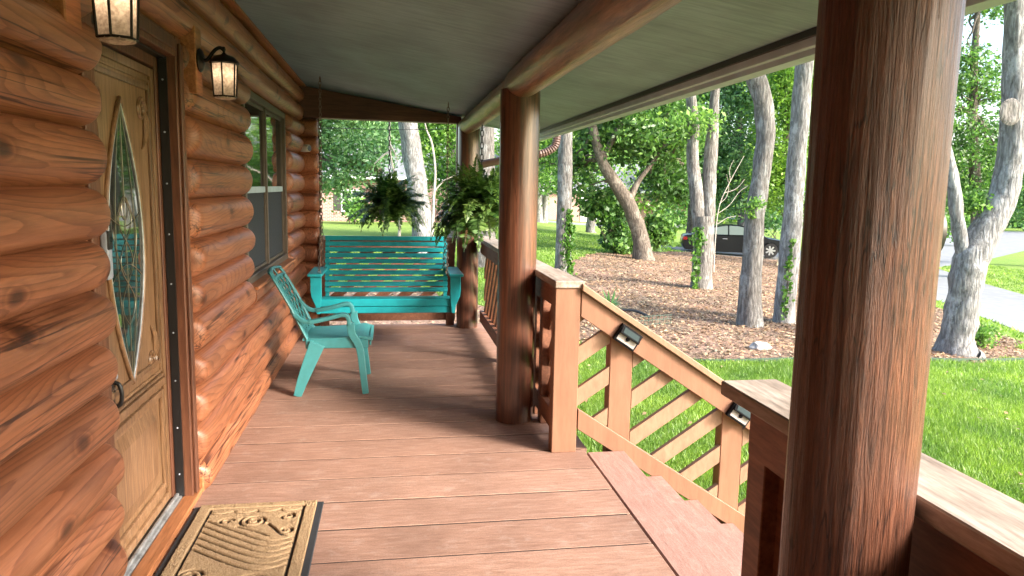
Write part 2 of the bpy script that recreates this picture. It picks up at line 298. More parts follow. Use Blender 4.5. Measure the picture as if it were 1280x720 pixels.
# ------------------------------------------------------------------ mesh builder
class MB:
    def __init__(s): s.v = []; s.f = []
    def add(s, vs, fs):
        o = len(s.v); s.v += [tuple(p) for p in vs]; s.f += [tuple(i+o for i in f) for f in fs]; return s
    def hexa(s, p):   # 8 corners: bottom 4 ccw, top 4 ccw
        return s.add(p, [(3, 2, 1, 0), (4, 5, 6, 7), (0, 1, 5, 4), (1, 2, 6, 5), (2, 3, 7, 6), (3, 0, 4, 7)])
    def box(s, x0, x1, y0, y1, z0, z1):
        return s.hexa([(x0, y0, z0), (x1, y0, z0), (x1, y1, z0), (x0, y1, z0), (x0, y0, z1), (x1, y0, z1), (x1, y1, z1), (x0, y1, z1)])
    def obox(s, c, rot, hx, hy, hz):
        c = Vector(c); p = [c + rot @ Vector((a*hx, b*hy, d*hz)) for d in (-1, 1) for a, b in ((-1, -1), (1, -1), (1, 1), (-1, 1))]
        return s.hexa(p)
    def tube(s, pts, rad, n=8, cap=True, flat=1.0, nz=0.0, seed=0):
        pts = [Vector(p) for p in pts]; k = len(pts)
        if not hasattr(rad, '__len__'): rad = [rad]*k
        t0 = (pts[1]-pts[0]).normalized(); ref = Vector((0, 0, 1)) if abs(t0.z) < .9 else Vector((1, 0, 0))
        a = t0.cross(ref).normalized(); vs = []
        for i in range(k):
            t = (pts[min(i+1, k-1)]-pts[max(i-1, 0)]).normalized()
            a = (a - t*a.dot(t)).normalized(); b = t.cross(a)
            for j in range(n):
                th = 2*pi*j/n; r = rad[i]
                if nz: r *= 1+nz*noise.noise(Vector((cos(th)*1.3+seed, sin(th)*1.3, i*.31)))
                vs.append(pts[i]+a*cos(th)*r+b*sin(th)*r*flat)
        fs = [(i*n+j, i*n+(j+1) % n, (i+1)*n+(j+1) % n, (i+1)*n+j) for i in range(k-1) for j in range(n)]
        if cap: fs += [tuple(range(n-1, -1, -1)), tuple((k-1)*n+j for j in range(n))]
        return s.add(vs, fs)
    def lathe(s, prof, c=(0, 0, 0), n=16, axis='z', cap=True):
        vs = []
        for r, h in prof:
            for j in range(n):
                a = 2*pi*j/n; q = (r*cos(a), r*sin(a), h)
                if axis == 'x': q = (h, r*cos(a), r*sin(a))
                if axis == 'y': q = (r*sin(a), h, r*cos(a))
                vs.append((c[0]+q[0], c[1]+q[1], c[2]+q[2]))
        k = len(prof)
        fs = [(i*n+j, i*n+(j+1) % n, (i+1)*n+(j+1) % n, (i+1)*n+j) for i in range(k-1) for j in range(n)]
        if cap: fs += [tuple(range(n-1, -1, -1)), tuple((k-1)*n+j for j in range(n))]
        return s.add(vs, fs)
    def prism(s, poly, fn, d0, d1):
        n = len(poly); vs = [fn(a, b, d0) for a, b in poly]+[fn(a, b, d1) for a, b in poly]
        return s.add(vs, [tuple(range(n-1, -1, -1)), tuple(range(n, 2*n))]+[(i, (i+1) % n, n+(i+1) % n, n+i) for i in range(n)])
    def build(s, name, mat, parent=None, smooth=False, bevel=0.0, seg=1, loc=None):
        o3 = org.get(parent.name, Vector()) if parent else (Vector(loc) if loc is not None else Vector())
        me = bpy.data.meshes.new(name)
        me.from_pydata([tuple(Vector(p)-o3) for p in s.v], [], s.f)
        bm = bmesh.new(); bm.from_mesh(me)
        bmesh.ops.recalc_face_normals(bm, faces=bm.faces)
        if bevel:
            ed = [e for e in bm.edges if len(e.link_faces) == 2 and e.calc_face_angle(0) > .5]
            bmesh.ops.bevel(bm, geom=ed, offset=bevel, segments=seg, profile=.6, affect='EDGES', clamp_overlap=True)
        bm.to_mesh(me); bm.free()
        if smooth:
            for p in me.polygons: p.use_smooth = True
            me.set_sharp_from_angle(angle=radians(50))
        me.materials.append(M[mat] if isinstance(mat, str) else mat)
        o = bpy.data.objects.new(name, me); col.objects.link(o)
        if parent: o.parent = parent
        elif loc is not None: o.location = loc
        org[o.name] = o3
        return o

def raw(name, verts, faces, mat, parent=None, smooth=False, loc=None):
    """numpy mesh: faces is an (n,k) array"""
    o3 = np.array(org.get(parent.name, Vector()) if parent else (loc if loc is not None else (0, 0, 0)))
    me = bpy.data.meshes.new(name); verts = verts-o3
    n, k = faces.shape
    me.vertices.add(len(verts)); me.vertices.foreach_set('co', verts.astype(np.float32).ravel())
    me.loops.add(n*k); me.loops.foreach_set('vertex_index', faces.astype(np.int32).ravel())
    me.polygons.add(n); me.polygons.foreach_set('loop_start', np.arange(0, n*k, k, dtype=np.int32))
    me.polygons.foreach_set('loop_total', np.full(n, k, dtype=np.int32))
    me.update(calc_edges=True); me.validate()
    if smooth: me.polygons.foreach_set('use_smooth', np.ones(n, dtype=bool))
    me.materials.append(M[mat])
    o = bpy.data.objects.new(name, me); col.objects.link(o)
    if parent: o.parent = parent
    elif loc is not None: o.location = loc
    org[o.name] = Vector(o3)
    return o

def tag(o, label=None, cat=None, group=None, kind=None):
    if label: o['label'] = label
    if cat: o['category'] = cat
    if group: o['group'] = group
    if kind: o['kind'] = kind
    return o
def thing(name, label, cat, loc=(0, 0, 0), group=None):
    o = bpy.data.objects.new(name, None); o.empty_display_size = .1; col.objects.link(o); o.location = loc
    org[o.name] = Vector(loc); return tag(o, label, cat, group)
def copy_tree(o, parent=None):
    c = o.copy(); col.objects.link(c)
    if parent: c.parent = parent
    for ch in list(o.children): copy_tree(ch, c)
    return c
def smoothpath(pts, k=6):
    """Catmull-Rom through points with any number of components"""
    P = [np.array(p, float) for p in pts]; P = [2*P[0]-P[1]]+P+[2*P[-1]-P[-2]]; out = []
    for i in range(1, len(P)-2):
        for j in range(k):
            t = j/k; a, b, c, d = P[i-1:i+3]
            out.append(.5*((2*b)+(c-a)*t+(2*a-5*b+4*c-d)*t*t+(3*b-a-3*c+d)*t**3))
    out.append(P[-2]); return out
def xz(Y=0.0): return lambda a, b, d: (a, d, b)
def yz(): return lambda a, b, d: (d, a, b)
def xy(): return lambda a, b, d: (a, b, d)

# ------------------------------------------------------------------ terrain
_gx = list(range(-60, 121))
def _g(x):
    t = min(1, max(0, (x-4)/15)); t = t*t*(3-2*t); return -.65-.82*t
def gz(x):
    x = max(-60, min(119.999, x)); i = math.floor(x); f = x-i; return _g(i)*(1-f)+_g(i+1)*f
def sheet(name, poly, lift, mat, **kw):
    bm = bmesh.new(); bm.faces.new([bm.verts.new((x, y, 0)) for x, y in poly])
    xs = [p[0] for p in poly]
    for i in range(math.ceil(min(xs)), math.floor(max(xs))+1):
        bmesh.ops.bisect_plane(bm, geom=bm.verts[:]+bm.edges[:]+bm.faces[:], plane_co=(i, 0, 0), plane_no=(1, 0, 0))
    for v in bm.verts: v.co.z = gz(v.co.x)+lift
    bmesh.ops.recalc_face_normals(bm, faces=bm.faces)
    for f in bm.faces:
        if f.normal.z < 0: f.normal_flip()
    me = bpy.data.meshes.new(name); bm.to_mesh(me); bm.free(); me.materials.append(M[mat])
    o = bpy.data.objects.new(name, me); col.objects.link(o); return tag(o, **kw)
xs = [-900, -300, -120]+_gx+[200, 400, 900]; ys = [-300, -100, -40, -20, 0, 20, 40, 60, 80, 120, 200, 400, 900]
g = MB(); g.add([(x, y, gz(x)) for y in ys for x in xs], [(j*len(xs)+i, j*len(xs)+i+1, (j+1)*len(xs)+i+1, (j+1)*len(xs)+i) for j in range(len(ys)-1) for i in range(len(xs)-1)])
tag(g.build('lawn', 'lawn'), 'mown green lawn around the porch, sloping gently to the drive', 'lawn', kind='structure')

def jag(poly, amp, step):
    out = []
    for i, p in enumerate(poly):
        q = poly[(i+1) % len(poly)]; d = math.dist(p, q); n = max(1, int(d/step))
        for k in range(n):
            t = k/n; x = p[0]+(q[0]-p[0])*t; y = p[1]+(q[1]-p[1])*t
            out.append((x+amp*noise.noise(Vector((x*1.7, y*1.7, 3))), y+amp*noise.noise(Vector((x*1.7, y*1.7, 9)))))
    return out
BED = [(2.2, 10.6), (2.9, 9.6), (3.9, 8.65), (5.5, 8.75), (8.3, 9.05), (9.6, 9.5), (10.6, 10.8), (12.2, 13.6), (14.2, 18), (15.3, 23), (16.5, 27.5), (17.8, 30), (13, 31.2), (9.5, 28), (6.6, 24.6), (4.6, 19.5), (3.4, 17.2), (2.4, 13.5)]
BED2 = [(-6, 8.4), (1.3, 8.4), (1.9, 10), (1.7, 13), (.4, 15.5), (-2, 16), (-6, 15)]
bed = jag(BED, .35, .5); bed2 = jag(BED2, .5, .6)
sheet('mulch_bed', bed, .006, 'mulch', label='bed of brown mulch and fallen leaves under the trees', cat='mulch bed', kind='structure')
sheet('mulch_strip', bed2, .006, 'mulch', label='leaf littered strip of earth just past the end of the porch', cat='mulch bed', kind='structure')
DRV = [(10.4, 4), (10.9, 9.2), (11.4, 10.9), (12.6, 13.2), (14.6, 17.6), (16, 22.5), (17.2, 27), (18, 29.6), (13, 31.4), (12.4, 34.8), (16, 36), (22, 36), (30, 44), (44, 58), (58, 58), (40, 40), (28, 31), (22.5, 27.5), (20.5, 23), (18.5, 17.5), (17.6, 12), (17.4, 4)]
sheet('driveway', DRV, .008, 'asphalt', label='grey asphalt drive curving past the right hand tree', cat='driveway', kind='structure')
sheet('street', [(4, 57.5), (43, 57.9), (43, 64), (4, 62)], .008, 'asphalt', label='grey street beyond the parked car', cat='road', kind='structure')

# grass blades (stuff)
def inpoly(P, poly):
    x, y = P[:, 0], P[:, 1]; r = np.zeros(len(P), bool); n = len(poly)
    for i in range(n):
        x0, y0 = poly[i]; x1, y1 = poly[(i+1) % n]
        c = ((y0 > y) != (y1 > y)) & (x < (x1-x0)*(y-y0)/((y1-y0) or 1e-9)+x0); r ^= c
    return r
gzv = np.vectorize(gz)
def blades(n, x0, x1, y0, y1, h, w):
    P = np.stack([RNG.uniform(x0, x1, n), RNG.uniform(y0, y1, n)], 1)
    k = ~inpoly(P, bed) & ~inpoly(P, bed2) & ~inpoly(P, DRV) & ~((P[:, 0] < 2.3) & (P[:, 1] < 4.2)) & ~((P[:, 0] < 1.2) & (P[:, 1] < 8.3))
    P = P[k]; n = len(P); a = RNG.uniform(0, 2*pi, n); hh = h*RNG.uniform(.5, 1.3, n); b = RNG.uniform(0, 2*pi, n); ln = hh*RNG.uniform(.2, .9, n)
    z = gzv(P[:, 0]); V = np.zeros((n, 3, 3)); W = w*RNG.uniform(.6, 1.4, n)
    V[:, 0] = np.stack([P[:, 0]-cos_(a)*W, P[:, 1]-sin_(a)*W, z-.004], 1); V[:, 1] = np.stack([P[:, 0]+cos_(a)*W, P[:, 1]+sin_(a)*W, z-.004], 1)
    V[:, 2] = np.stack([P[:, 0]+cos_(b)*ln, P[:, 1]+sin_(b)*ln, z+hh], 1)
    return V.reshape(-1, 3)
cos_, sin_ = np.cos, np.sin
V = np.concatenate([blades(260000, 1.2, 7, 1.2, 9.4, .055, .0045), blades(130000, 4, 13, 2, 10.5, .06, .006), blades(70000, -3, 5, 8.3, 26, .06, .011), blades(70000, 3, 26, 10, 40, .07, .018)])
tag(raw('grass', V, np.arange(len(V)).reshape(-1, 3), 'grass'), 'short green grass blades growing all over the lawn', 'grass', kind='stuff')

# leaf quads ----------------------------------------------------------------
def quads(C, size, wr=.5, droop=.3, fold=.15, flat=False):
    """one rhombus leaf at each centre"""
    n = len(C); size = size*RNG.uniform(.6, 1.35, n)
    a = RNG.uniform(0, 2*pi, n); el = RNG.normal(-droop, .55, n) if not flat else RNG.normal(0, .25, n)
    d = np.stack([cos_(a)*cos_(el), sin_(a)*cos_(el), sin_(el)], 1)
    r = RNG.normal(size=(n, 3)); r[:, 2] *= .6
    if flat: r = np.stack([-sin_(a), cos_(a), RNG.normal(0, .3, n)], 1)
    s = np.cross(d, r) if not flat else r; s /= np.linalg.norm(s, axis=1)[:, None]+1e-9; nn = np.cross(d, s)
    L_ = size[:, None]; V = np.zeros((n, 4, 3))
    V[:, 0] = C-d*L_*.5; V[:, 2] = C+d*L_*.5
    V[:, 1] = C+s*L_*wr*.5+nn*L_*fold*.5-d*L_*.05; V[:, 3] = C-s*L_*wr*.5+nn*L_*fold*.5-d*L_*.05
    return V.reshape(-1, 4, 3)
def rawquads(name, Q, mat, parent=None, loc=None):
    V = Q.reshape(-1, 3); return raw(name, V, np.arange(len(V)).reshape(-1, 4), mat, parent, loc=loc)
def sample_poly(poly, n, bias=None):
    p = np.array(poly); out = []
    tot = 0
    while tot < n:
        q = RNG.uniform(p.min(0), p.max(0), (n, 2)); q = q[inpoly(q, poly)]
        if bias: q = q[RNG.uniform(size=len(q)) < np.clip(bias/np.maximum(q[:, 1], .1)**1.3, 0, 1)]
        out.append(q); tot += len(q)
    return np.concatenate(out)[:n]
P = sample_poly(bed, 42000, 26); P2 = sample_poly(bed2, 9000)
P = np.concatenate([P, P2]); C = np.stack([P[:, 0], P[:, 1], gzv(P[:, 0])+.012+RNG.uniform(0, .02, len(P))], 1)
P3 = np.stack([RNG.uniform(1.5, 9, 110), RNG.uniform(4.3, 9, 110)], 1); C3 = np.stack([P3[:, 0], P3[:, 1], gzv(P3[:, 0])+.045], 1)
Q = np.concatenate([quads(C, .07, .45, flat=True), quads(C3, .06, .5, flat=True)])
tag(rawquads('leaf_litter', Q, 'litter'), 'brown and tan fallen leaves covering the mulch under the trees', 'leaf litter', kind='stuff')

# ------------------------------------------------------------------ log house
house = thing('log_house', 'log cabin of stained half round logs with oak front door and dark window', 'house', (-1.2, 3, -.65))
def logs(name, a0, a1, edges, fn, parent, r0=True, r1=True, depth=.075, step=.05, mat='log', seed=0, chink=False):
    mb = MB(); ch = MB(); na = 12; lab = 0
    for li in range(len(edges)-1):
        za, zb = edges[li], edges[li+1]; h = zb-za; zc = (za+zb)/2; k = max(2, int((a1-a0)/step)); vs = []
        ss = [a0+(a1-a0)*i/k for i in range(k+1)]
        er = .055
        extra = [er*q for q in (.0, .06, .18, .38, .65, 1.0)]
        if r0: ss = [a0+e for e in extra]+[q for q in ss if q > a0+er*1.15]
        if r1: ss = [q for q in ss if q < a1-er*1.15]+[a1-e for e in reversed(extra)]
        off = seed*7.3+li*3.1; dm = depth*(1+.08*sin(li*2.3+seed))
        for a in ss:
            e = 1.0
            if r0 and a < a0+er: e = min(e, sqrt(max(0, 1-((a0+er-a)/er)**2)))
            if r1 and a > a1-er: e = min(e, sqrt(max(0, 1-((a-a1+er)/er)**2)))
            wob = .005*noise.noise(Vector((a*1.1, off, 0)))
            for j in range(na+1):
                t = -1+2*j/na
                rag = .0022*noise.noise(Vector((a*7, t*2.2, off)))+.003*noise.noise(Vector((a*2.1, t*1.2, off+5)))
                d = (dm+wob)*(1-abs(t)**2.2)**.6
                hz = h*.5*(.998)*(.8+.2*e)
                vs.append(fn(a, -.012+(d+.012+rag)*(.02+.98*e), zc+t*hz))
        m = na+1
        fs = [(i*m+j, (i+1)*m+j, (i+1)*m+j+1, i*m+j+1) for i in range(len(ss)-1) for j in range(na)]
        fs += [tuple(range(m)), tuple((len(ss)-1)*m+j for j in range(m-1, -1, -1))]
        mb.add(vs, fs)
        if li and chink:
            ch.add([fn(a0+.03, -.004, za-.012), fn(a1-.03, -.004, za-.012), fn(a1-.03, .012, za), fn(a0+.03, .012, za), fn(a1-.03, -.004, za+.012), fn(a0+.03, -.004, za+.012)], [(0, 1, 2, 3), (3, 2, 4, 5)])
    o = mb.build(name, mat, parent, smooth=True)
    if chink: ch.build('chinking', 'chink', o)
    return o
XS = -.945
wf = lambda a, d, z: (XS+d, a, z)
near_e = [-.02, .15, .32, .48, .65, .815, .98, 1.15, 1.31, 1.48, 1.66, 1.82, 1.98, 2.135]
mid_lo = [-.02, .15, .33, .51, .685]
mid_hi = [.685, .87, 1.045, 1.22, 1.42, 1.61, 1.81, 1.985, 2.135]
logs('log_wall', -4.5, 2.555, near_e, wf, house, False, True, seed=1)
logs('log_wall', 3.63, 7.93, mid_lo, wf, house, True, False, seed=2)
logs('log_wall', 3.63, 5.05, mid_hi, wf, house, True, True, seed=3)
logs('log_wall', 6.99, 7.93, mid_hi, wf, house, True, False, seed=4)
logs('log_wall', 5.05, 6.99, [.685, .825], wf, house, False, False, seed=6)
logs('log_wall', -4.5, 8.0, [2.137, 2.31, 2.475], wf, house, False, False, seed=5, depth=.08)
MB().box(XS-.25, XS-.014, -4.5, 2.56, -.65, 2.5).box(XS-.25, XS-.014, 3.62, 5.06, -.65, 2.5).box(XS-.25, XS-.014, 6.98, 8.15, -.65, 2.5).box(XS-.25, XS-.0145, 5.06, 6.98, -.65, .815).box(XS-.25, XS-.0145, 2.56, 3.62, 2.14, 2.5).box(XS-.25, XS-.0145, 5.06, 6.98, 2.12, 2.5).build('wall_core', 'chink', house)
logs('log_wall', -.95, 1.05, mid_lo+mid_hi[1:], lambda a, d, z: (a, -4.45+d, z), house, False, True, seed=14)  # unseen end wall behind the camera, added to block sky light
MB().box(-.95, 1.05, -4.6, -4.456, -.65, 2.35).build('wall_core', 'chink', house)  # backing of the added wall that keeps out sky light
# corner: logs of the gable wall crossing the porch end, and the gable wall itself
logs('corner_logs', -.95, -.735, [-.02, .15, .33, .51, .685, .87, 1.045, 1.22, 1.42, 1.61, 1.81, 1.985, 2.16], lambda a, d, z: (a, 8.03-d, z), house, False, True, seed=9, depth=.06)
MB().box(-.95, -.75, 8.042, 8.15, -.65, 2.17).build('corner_core', 'trim', house)
logs('gable_logs', -6, -.735, [-.65, -.47, -.29, -.1, .08, .26, .44, .62, .8, .98, 1.16, 1.34, 1.52, 1.7, 1.88, 2.06, 2.24, 2.42], lambda a, d, z: (a, 8.152+d, z), house, False, True, seed=11, depth=.06)
MB().box(-.945, -.902, -4.5, 2.56, .0, .075).box(-.945, -.902, 3.63, 7.95, .0, .075).build('base_board', 'basetrim', house, bevel=.004)
MB().prism([(XS-.2, 2.478), (-.842, 2.478), (-.842, 2.492), (XS-.2, 2.51)], xz(), -4.5, 8.0).build('top_trim', 'basetrim', house)
# door frame
fr = MB()
fr.box(-1.0, -.925, 3.53, 3.622, .0, 2.13).box(-.998, -.945, 2.562, 2.655, .0, 2.13).box(-.999, -.926, 2.657, 3.528, 2.04, 2.128)
fr.box(-.9245, -.912, 3.555, 3.605, .03, 2.10).box(-.925, -.915, 2.66, 3.525, 2.065, 2.11)
fr.box(-1.06, -1.001, 3.49, 3.60, .0, 2.08).box(-1.06, -1.001, 2.57, 2.67, .0, 2.08).box(-1.058, -1.002, 2.672, 3.488, 1.985, 2.08)
dfm = fr.build('door_frame', 'trim', house, bevel=.003)
ws = MB().box(-.998, -.962, 3.5215, 3.5295, .03, 2.036).box(-.998, -.962, 2.66, 3.52, 2.028, 2.036).build('weather_strip', 'black', dfm)
for k in range(9):
    MB().lathe([(.0045, 0), (.0045, -.002), (.0015, -.004)], (-.98, 3.5215, .14+k*.225), 8, 'y').build('screw', 'silver', dfm)
MB().box(-1.05, -.972, 2.66, 3.527, .0, .035).box(-1.0, -.985, 2.66, 3.527, .035, .048).build('threshold', 'alu', house, bevel=.003)
MB().box(-.97, -.905, 2.60, 3.62, .0, .028).build('door_sill', 'basetrim', house, bevel=.003)
# door
door = MB().box(-1.055, -1.0205, 2.675, 3.487, .04, 1.98).build('door', 'oak', house, bevel=.003)
def frame(mb, y0, y1, z0, z1, w, x0, x1):
    mb.box(x0, x1, y0, y0+w, z0, z1).box(x0, x1, y1-w, y1, z0, z1).box(x0, x1-.0007, y0+w, y1-w, z0, z0+w).box(x0, x1-.0007, y0+w, y1-w, z1-w, z1)
mo = MB(); frame(mo, 2.683, 3.483, .05, 1.975, .035, -1.0205, -1.006); frame(mo, 2.74, 3.43, .70, 1.90, .022, -1.0205, -1.008)
frame(mo, 2.724, 3.446, .655, 1.925, .012, -1.0205, -1.012)
mo.build('moulding', 'oak', door, bevel=.005, seg=2)
pm = MB(); frame(pm, 2.74, 3.43, .12, .58, .03, -1.0205, -1.004); pm.box(-1.0205, -.999, 2.72, 3.45, .60, .632).box(-1.0205, -1.006, 2.73, 3.44, .635, .65)
pm.build('moulding', 'oak', door, bevel=.006, seg=2)
MB().hexa([(-1.0205, 2.79, .17), (-1.0205, 3.38, .17), (-1.0205, 3.38, .53), (-1.0205, 2.79, .53), (-1.008, 2.85, .23), (-1.008, 3.32, .23), (-1.008, 3.32, .47), (-1.008, 2.85, .47)]).build('raised_panel', 'oak', door, bevel=.003)
# pointed oval glass
YC, ZT, ZB, HW = 3.075, 1.81, .70, .205
zc, hh = (ZT+ZB)/2, (ZT-ZB)/2
def ov(s, k): # s -1..1, width factor
    return HW*k*(1-abs(s)**1.9)
ring = [(YC+ov(-1+2*i/24, 1), zc+hh*(-1+2*i/24)) for i in range(25)]+[(YC-ov(1-2*i/24, 1), zc+hh*(1-2*i/24)) for i in range(1, 24)]
MB().prism(ring, yz(), -1.02, -1.0155).build('glass_pane', 'doorglass', door)
gf = MB(); pts = [(-1.014, y, z) for y, z in ring]; gf.tube(pts+[pts[0]], .009, 8, False)
gf.build('glass_frame', 'oak', door, smooth=True)
MB().tube([(-1.0125, YC+(y-YC)*.93, zc+(z-zc)*.965) for y, z in ring+[ring[0]]], .0045, 6, False).build('glass_bead', 'alu', door, smooth=True)
cm = MB()
def came(fn, k=20, r=.0014): cm.tube([(-1.0135, YC+fn(q)[0], fn(q)[1]) for q in [i/k for i in range(k+1)]], r, 5)
for sg in (-1, 1):
    came(lambda q: (sg*ov(-1+2*q, .52), zc+hh*(-1+2*q)*.97))
    came(lambda q: (sg*.07*sin(pi*q*3), zc-.32+.5*q)); came(lambda q: (sg*(.02+.10*sin(pi*q)), zc-.12+.30*q))
came(lambda q: (0.0, ZB+.03+q*(ZT-ZB-.05)))
came(lambda q: (-.18+.36*q, zc+.12-.05*sin(pi*q))); came(lambda q: (.035*cos(2*pi*q), zc+.14+.045*sin(2*pi*q)))
came(lambda q: (-.17+.34*q, zc-.14+.06*sin(pi*q)))
cm.build('glass_lead', 'came', door, smooth=True)
def scroll(y, z, s, flip=1, turns=1.6, up=1):
    c = MB(); pts = []; n = 36
    for i in range(n+1):
        q = i/n; th = q*turns*2*pi; r = s*(1-.8*q); pts.append((-1.018, y+flip*r*cos(th), z+up*r*sin(th)))
    c.tube(pts, [.011-.006*i/n for i in range(n+1)], 6)
    for k in range(3):
        q = smoothpath([(-1.018, y+flip*s*(1-.2*k), z-up*s*.2*k), (-1.012, y+flip*s*(1.05-.25*k), z-up*s*(1.1+.5*k)), (-1.018, y+flip*s*(.5-.3*k), z-up*s*(2.2+.5*k))], 6)
        c.tube(q, [.003+.009*sin(pi*i/(len(q)-1)) for i in range(len(q))], 6)
    return c.build('carved_scroll', 'oak', door, smooth=True)
for y, f in ((2.85, -1), (3.335, 1)):
    scroll(y, 1.79, .05, f); scroll(y, .74, .045, f, up=-1)
hd = MB().box(-1.02, -1.013, 2.845, 2.875, .655, .80).build('door_handle', 'black', door, bevel=.004)
MB().tube(smoothpath([(-1.013, 2.86, .665), (-.992, 2.86, .675), (-.985, 2.86, .71), (-.992, 2.86, .75), (-1.013, 2.86, .76)], 6), .008, 8).build('pull', 'black', hd, smooth=True)
MB().lathe([(.014, 0), (.013, .012), (.008, .016)], (-1.013, 2.86, .782), 14, 'x').build('thumb_latch', 'silver', hd, smooth=True)
# window
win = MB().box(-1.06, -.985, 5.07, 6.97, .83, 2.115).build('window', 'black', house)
wfm = MB(); frame(wfm, 5.055, 6.985, .822, 2.118, .05, -.984, -.925)
wfm.box(-.98, -.94, 5.995, 6.035, .873, 2.067)
wfm.build('window_frame', 'wframe', win, bevel=.003)
for y0, y1 in ((5.107, 5.993), (6.037, 6.933)):
    sh = MB(); frame(sh, y0, y1, .875, 2.065, .022, -.983, -.952)
    sh.build('window_sash', 'wframe', win, bevel=.002)
    MB().box(-.982, -.95, y0+.023, y1-.023, 1.43, 1.475).build('meeting_rail', 'fascia', win, bevel=.002)
    MB().box(-.978, -.964, y0+.0225, y1-.0225, 1.476, 2.042).build('pane', 'glass', win)
    MB().box(-.966, -.962, y0+.0235, y1-.0235, .898, 1.428).build('window_screen', 'screen', win)
MB().box(-.99, -.86, 5.04, 7.0, .80, .8215).build('window_sill', 'basetrim', win, bevel=.004)

# ------------------------------------------------------------------ porch floor, steps
YE = 8.06
fl = MB(); y = 2.86-.29*25
while y < YE-.05:
    xr = 1.105 if y < 3.9 else 1.13
    fl.box(-.95, xr, y+.007, min(y+.283, YE), -.04, .0008+.0008*sin(y*37))
    y += .29
# the picture-frame board at the head of the steps
o = fl.build('porch_floor', 'deck', bevel=.0015); tag(o, 'wide painted pink brown boards of the porch floor', 'floor', kind='structure')
MB().box(-.94, 1.09, -4.3, YE-.02, -.3, -.0022).build('floor_framing', 'seam_shade'); tag(bpy.data.objects['floor_framing'], 'brown joists and skirt under the porch floor, darkened as the shade between boards', 'floor frame', kind='structure')  # raised almost flush so the gaps show the painted shade
st = thing('porch_steps', 'pinkish painted wooden steps going down from porch to lawn', 'steps', (1.3, 3, -.65))
MB().box(1.112, 1.338, 1.9, 3.965, -.038, .002).build('tread', 'step', st, bevel=.006)
for k in range(1, 4):
    MB().box(1.112+.235*k-.03, 1.338+.235*k, 1.9, 3.965, -.16*k-.038, -.16*k).build('tread', 'step', st, bevel=.006)
for k in range(4):
    MB().box(1.30+.235*k, 1.318+.235*k, 1.92, 3.95, -.16*(k+1)+.001, -.16*k-.039).build('riser', 'step', st)
for y0 in (1.91, 3.90):
    MB().prism([(1.10, -.06), (1.3, -.06), (2.05, -.57), (2.05, -.65), (1.65, -.65), (1.10, -.27)], xz(), y0, y0+.04).build('stringer', 'rail_dark', st)

# ------------------------------------------------------------------ posts and beams
PX = .795
def post(loc, r, top, label, seed):
    o = thing('log_post', label, 'post', loc, 'log posts holding up the porch roof')
    n = 150 if seed == 1 else 64; m = int((top-loc[2])/.03)+1; vs = []
    for i in range(m+1):
        z = loc[2]+(top-loc[2])*i/m
        for j in range(n):
            a = 2*pi*j/n
            rr = r*(1+.012*noise.noise(Vector((cos(a)+seed, sin(a), z*.6))))*(1+.012*(z-1))+.002*noise.noise(Vector((cos(a)*7+seed, sin(a)*7, z*1.2)))+.0011*noise.noise(Vector((cos(a)*30+seed, sin(a)*30, z*4)))
            vs.append((loc[0]+rr*cos(a), loc[1]+rr*sin(a), z))
    mb = MB().add(vs, [(i*n+j, i*n+(j+1) % n, (i+1)*n+(j+1) % n, (i+1)*n+j) for i in range(m) for j in range(n)]+[tuple(range(n-1, -1, -1)), tuple(m*n+j for j in range(n))])
    mb.build('shaft', 'post' if seed == 1 else 'post_gloss', o, smooth=True)
    return o
post((PX, 1.13, 0), .105, 2.10, 'thick rough grained brown log post nearest the camera beside the stair rail', 1)
post((PX, 4.62, 0), .122, 2.10, 'glossy brown log post between the porch steps and the far railing', 2)
post((PX+.02, 7.86, 0), .115, 2.12, 'far brown log post at the porch corner behind the hanging fern', 3)
def beam(y0, y1, r, zc, label, seed, taper=0):
    o = thing('log_beam', label, 'beam', (PX, y0, zc-r))
    n = 28; m = int((y1-y0)/.08); vs = []
    for i in range(m+1):
        y = y0+(y1-y0)*i/m; e = min(1, .86+.14*min((y-y0), (y1-y))/.05)
        for j in range(n):
            a = 2*pi*j/n; rr = (r+taper*i/m)*e+.006*noise.noise(Vector((cos(a)*1.4+seed, sin(a)*1.4, y*1.3)))+.002*noise.noise(Vector((cos(a)*6, sin(a)*6+seed, y*3)))
            vs.append((PX+rr*cos(a), y, zc+rr*sin(a)))
    MB().add(vs, [(i*n+j, i*n+(j+1) % n, (i+1)*n+(j+1) % n, (i+1)*n+j) for i in range(m) for j in range(n)]+[tuple(range(n-1, -1, -1)), tuple(m*n+j for j in range(n))]).build('log', 'beam', o, smooth=True)
beam(-4.4, 4.70, .101, 2.14, 'long varnished log beam over the near porch posts, round end showing', 1)
beam(4.705, 8.02, .088, 2.135, 'thinner pale log beam running from middle post to far corner', 4)
eb = thing('end_beam', 'dark brown wooden beam across the far end of the porch above the swing', 'beam', (0, 8.05, 2.17))
cz = lambda x: 2.50-.16*(x+.87)     # ceiling plane
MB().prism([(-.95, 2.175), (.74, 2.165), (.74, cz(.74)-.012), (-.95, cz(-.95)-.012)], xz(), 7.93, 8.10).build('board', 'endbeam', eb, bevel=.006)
MB().box(.70, .735, 8.0, 8.10, .95, 2.163).build('end_stud', 'rail_dark', eb)
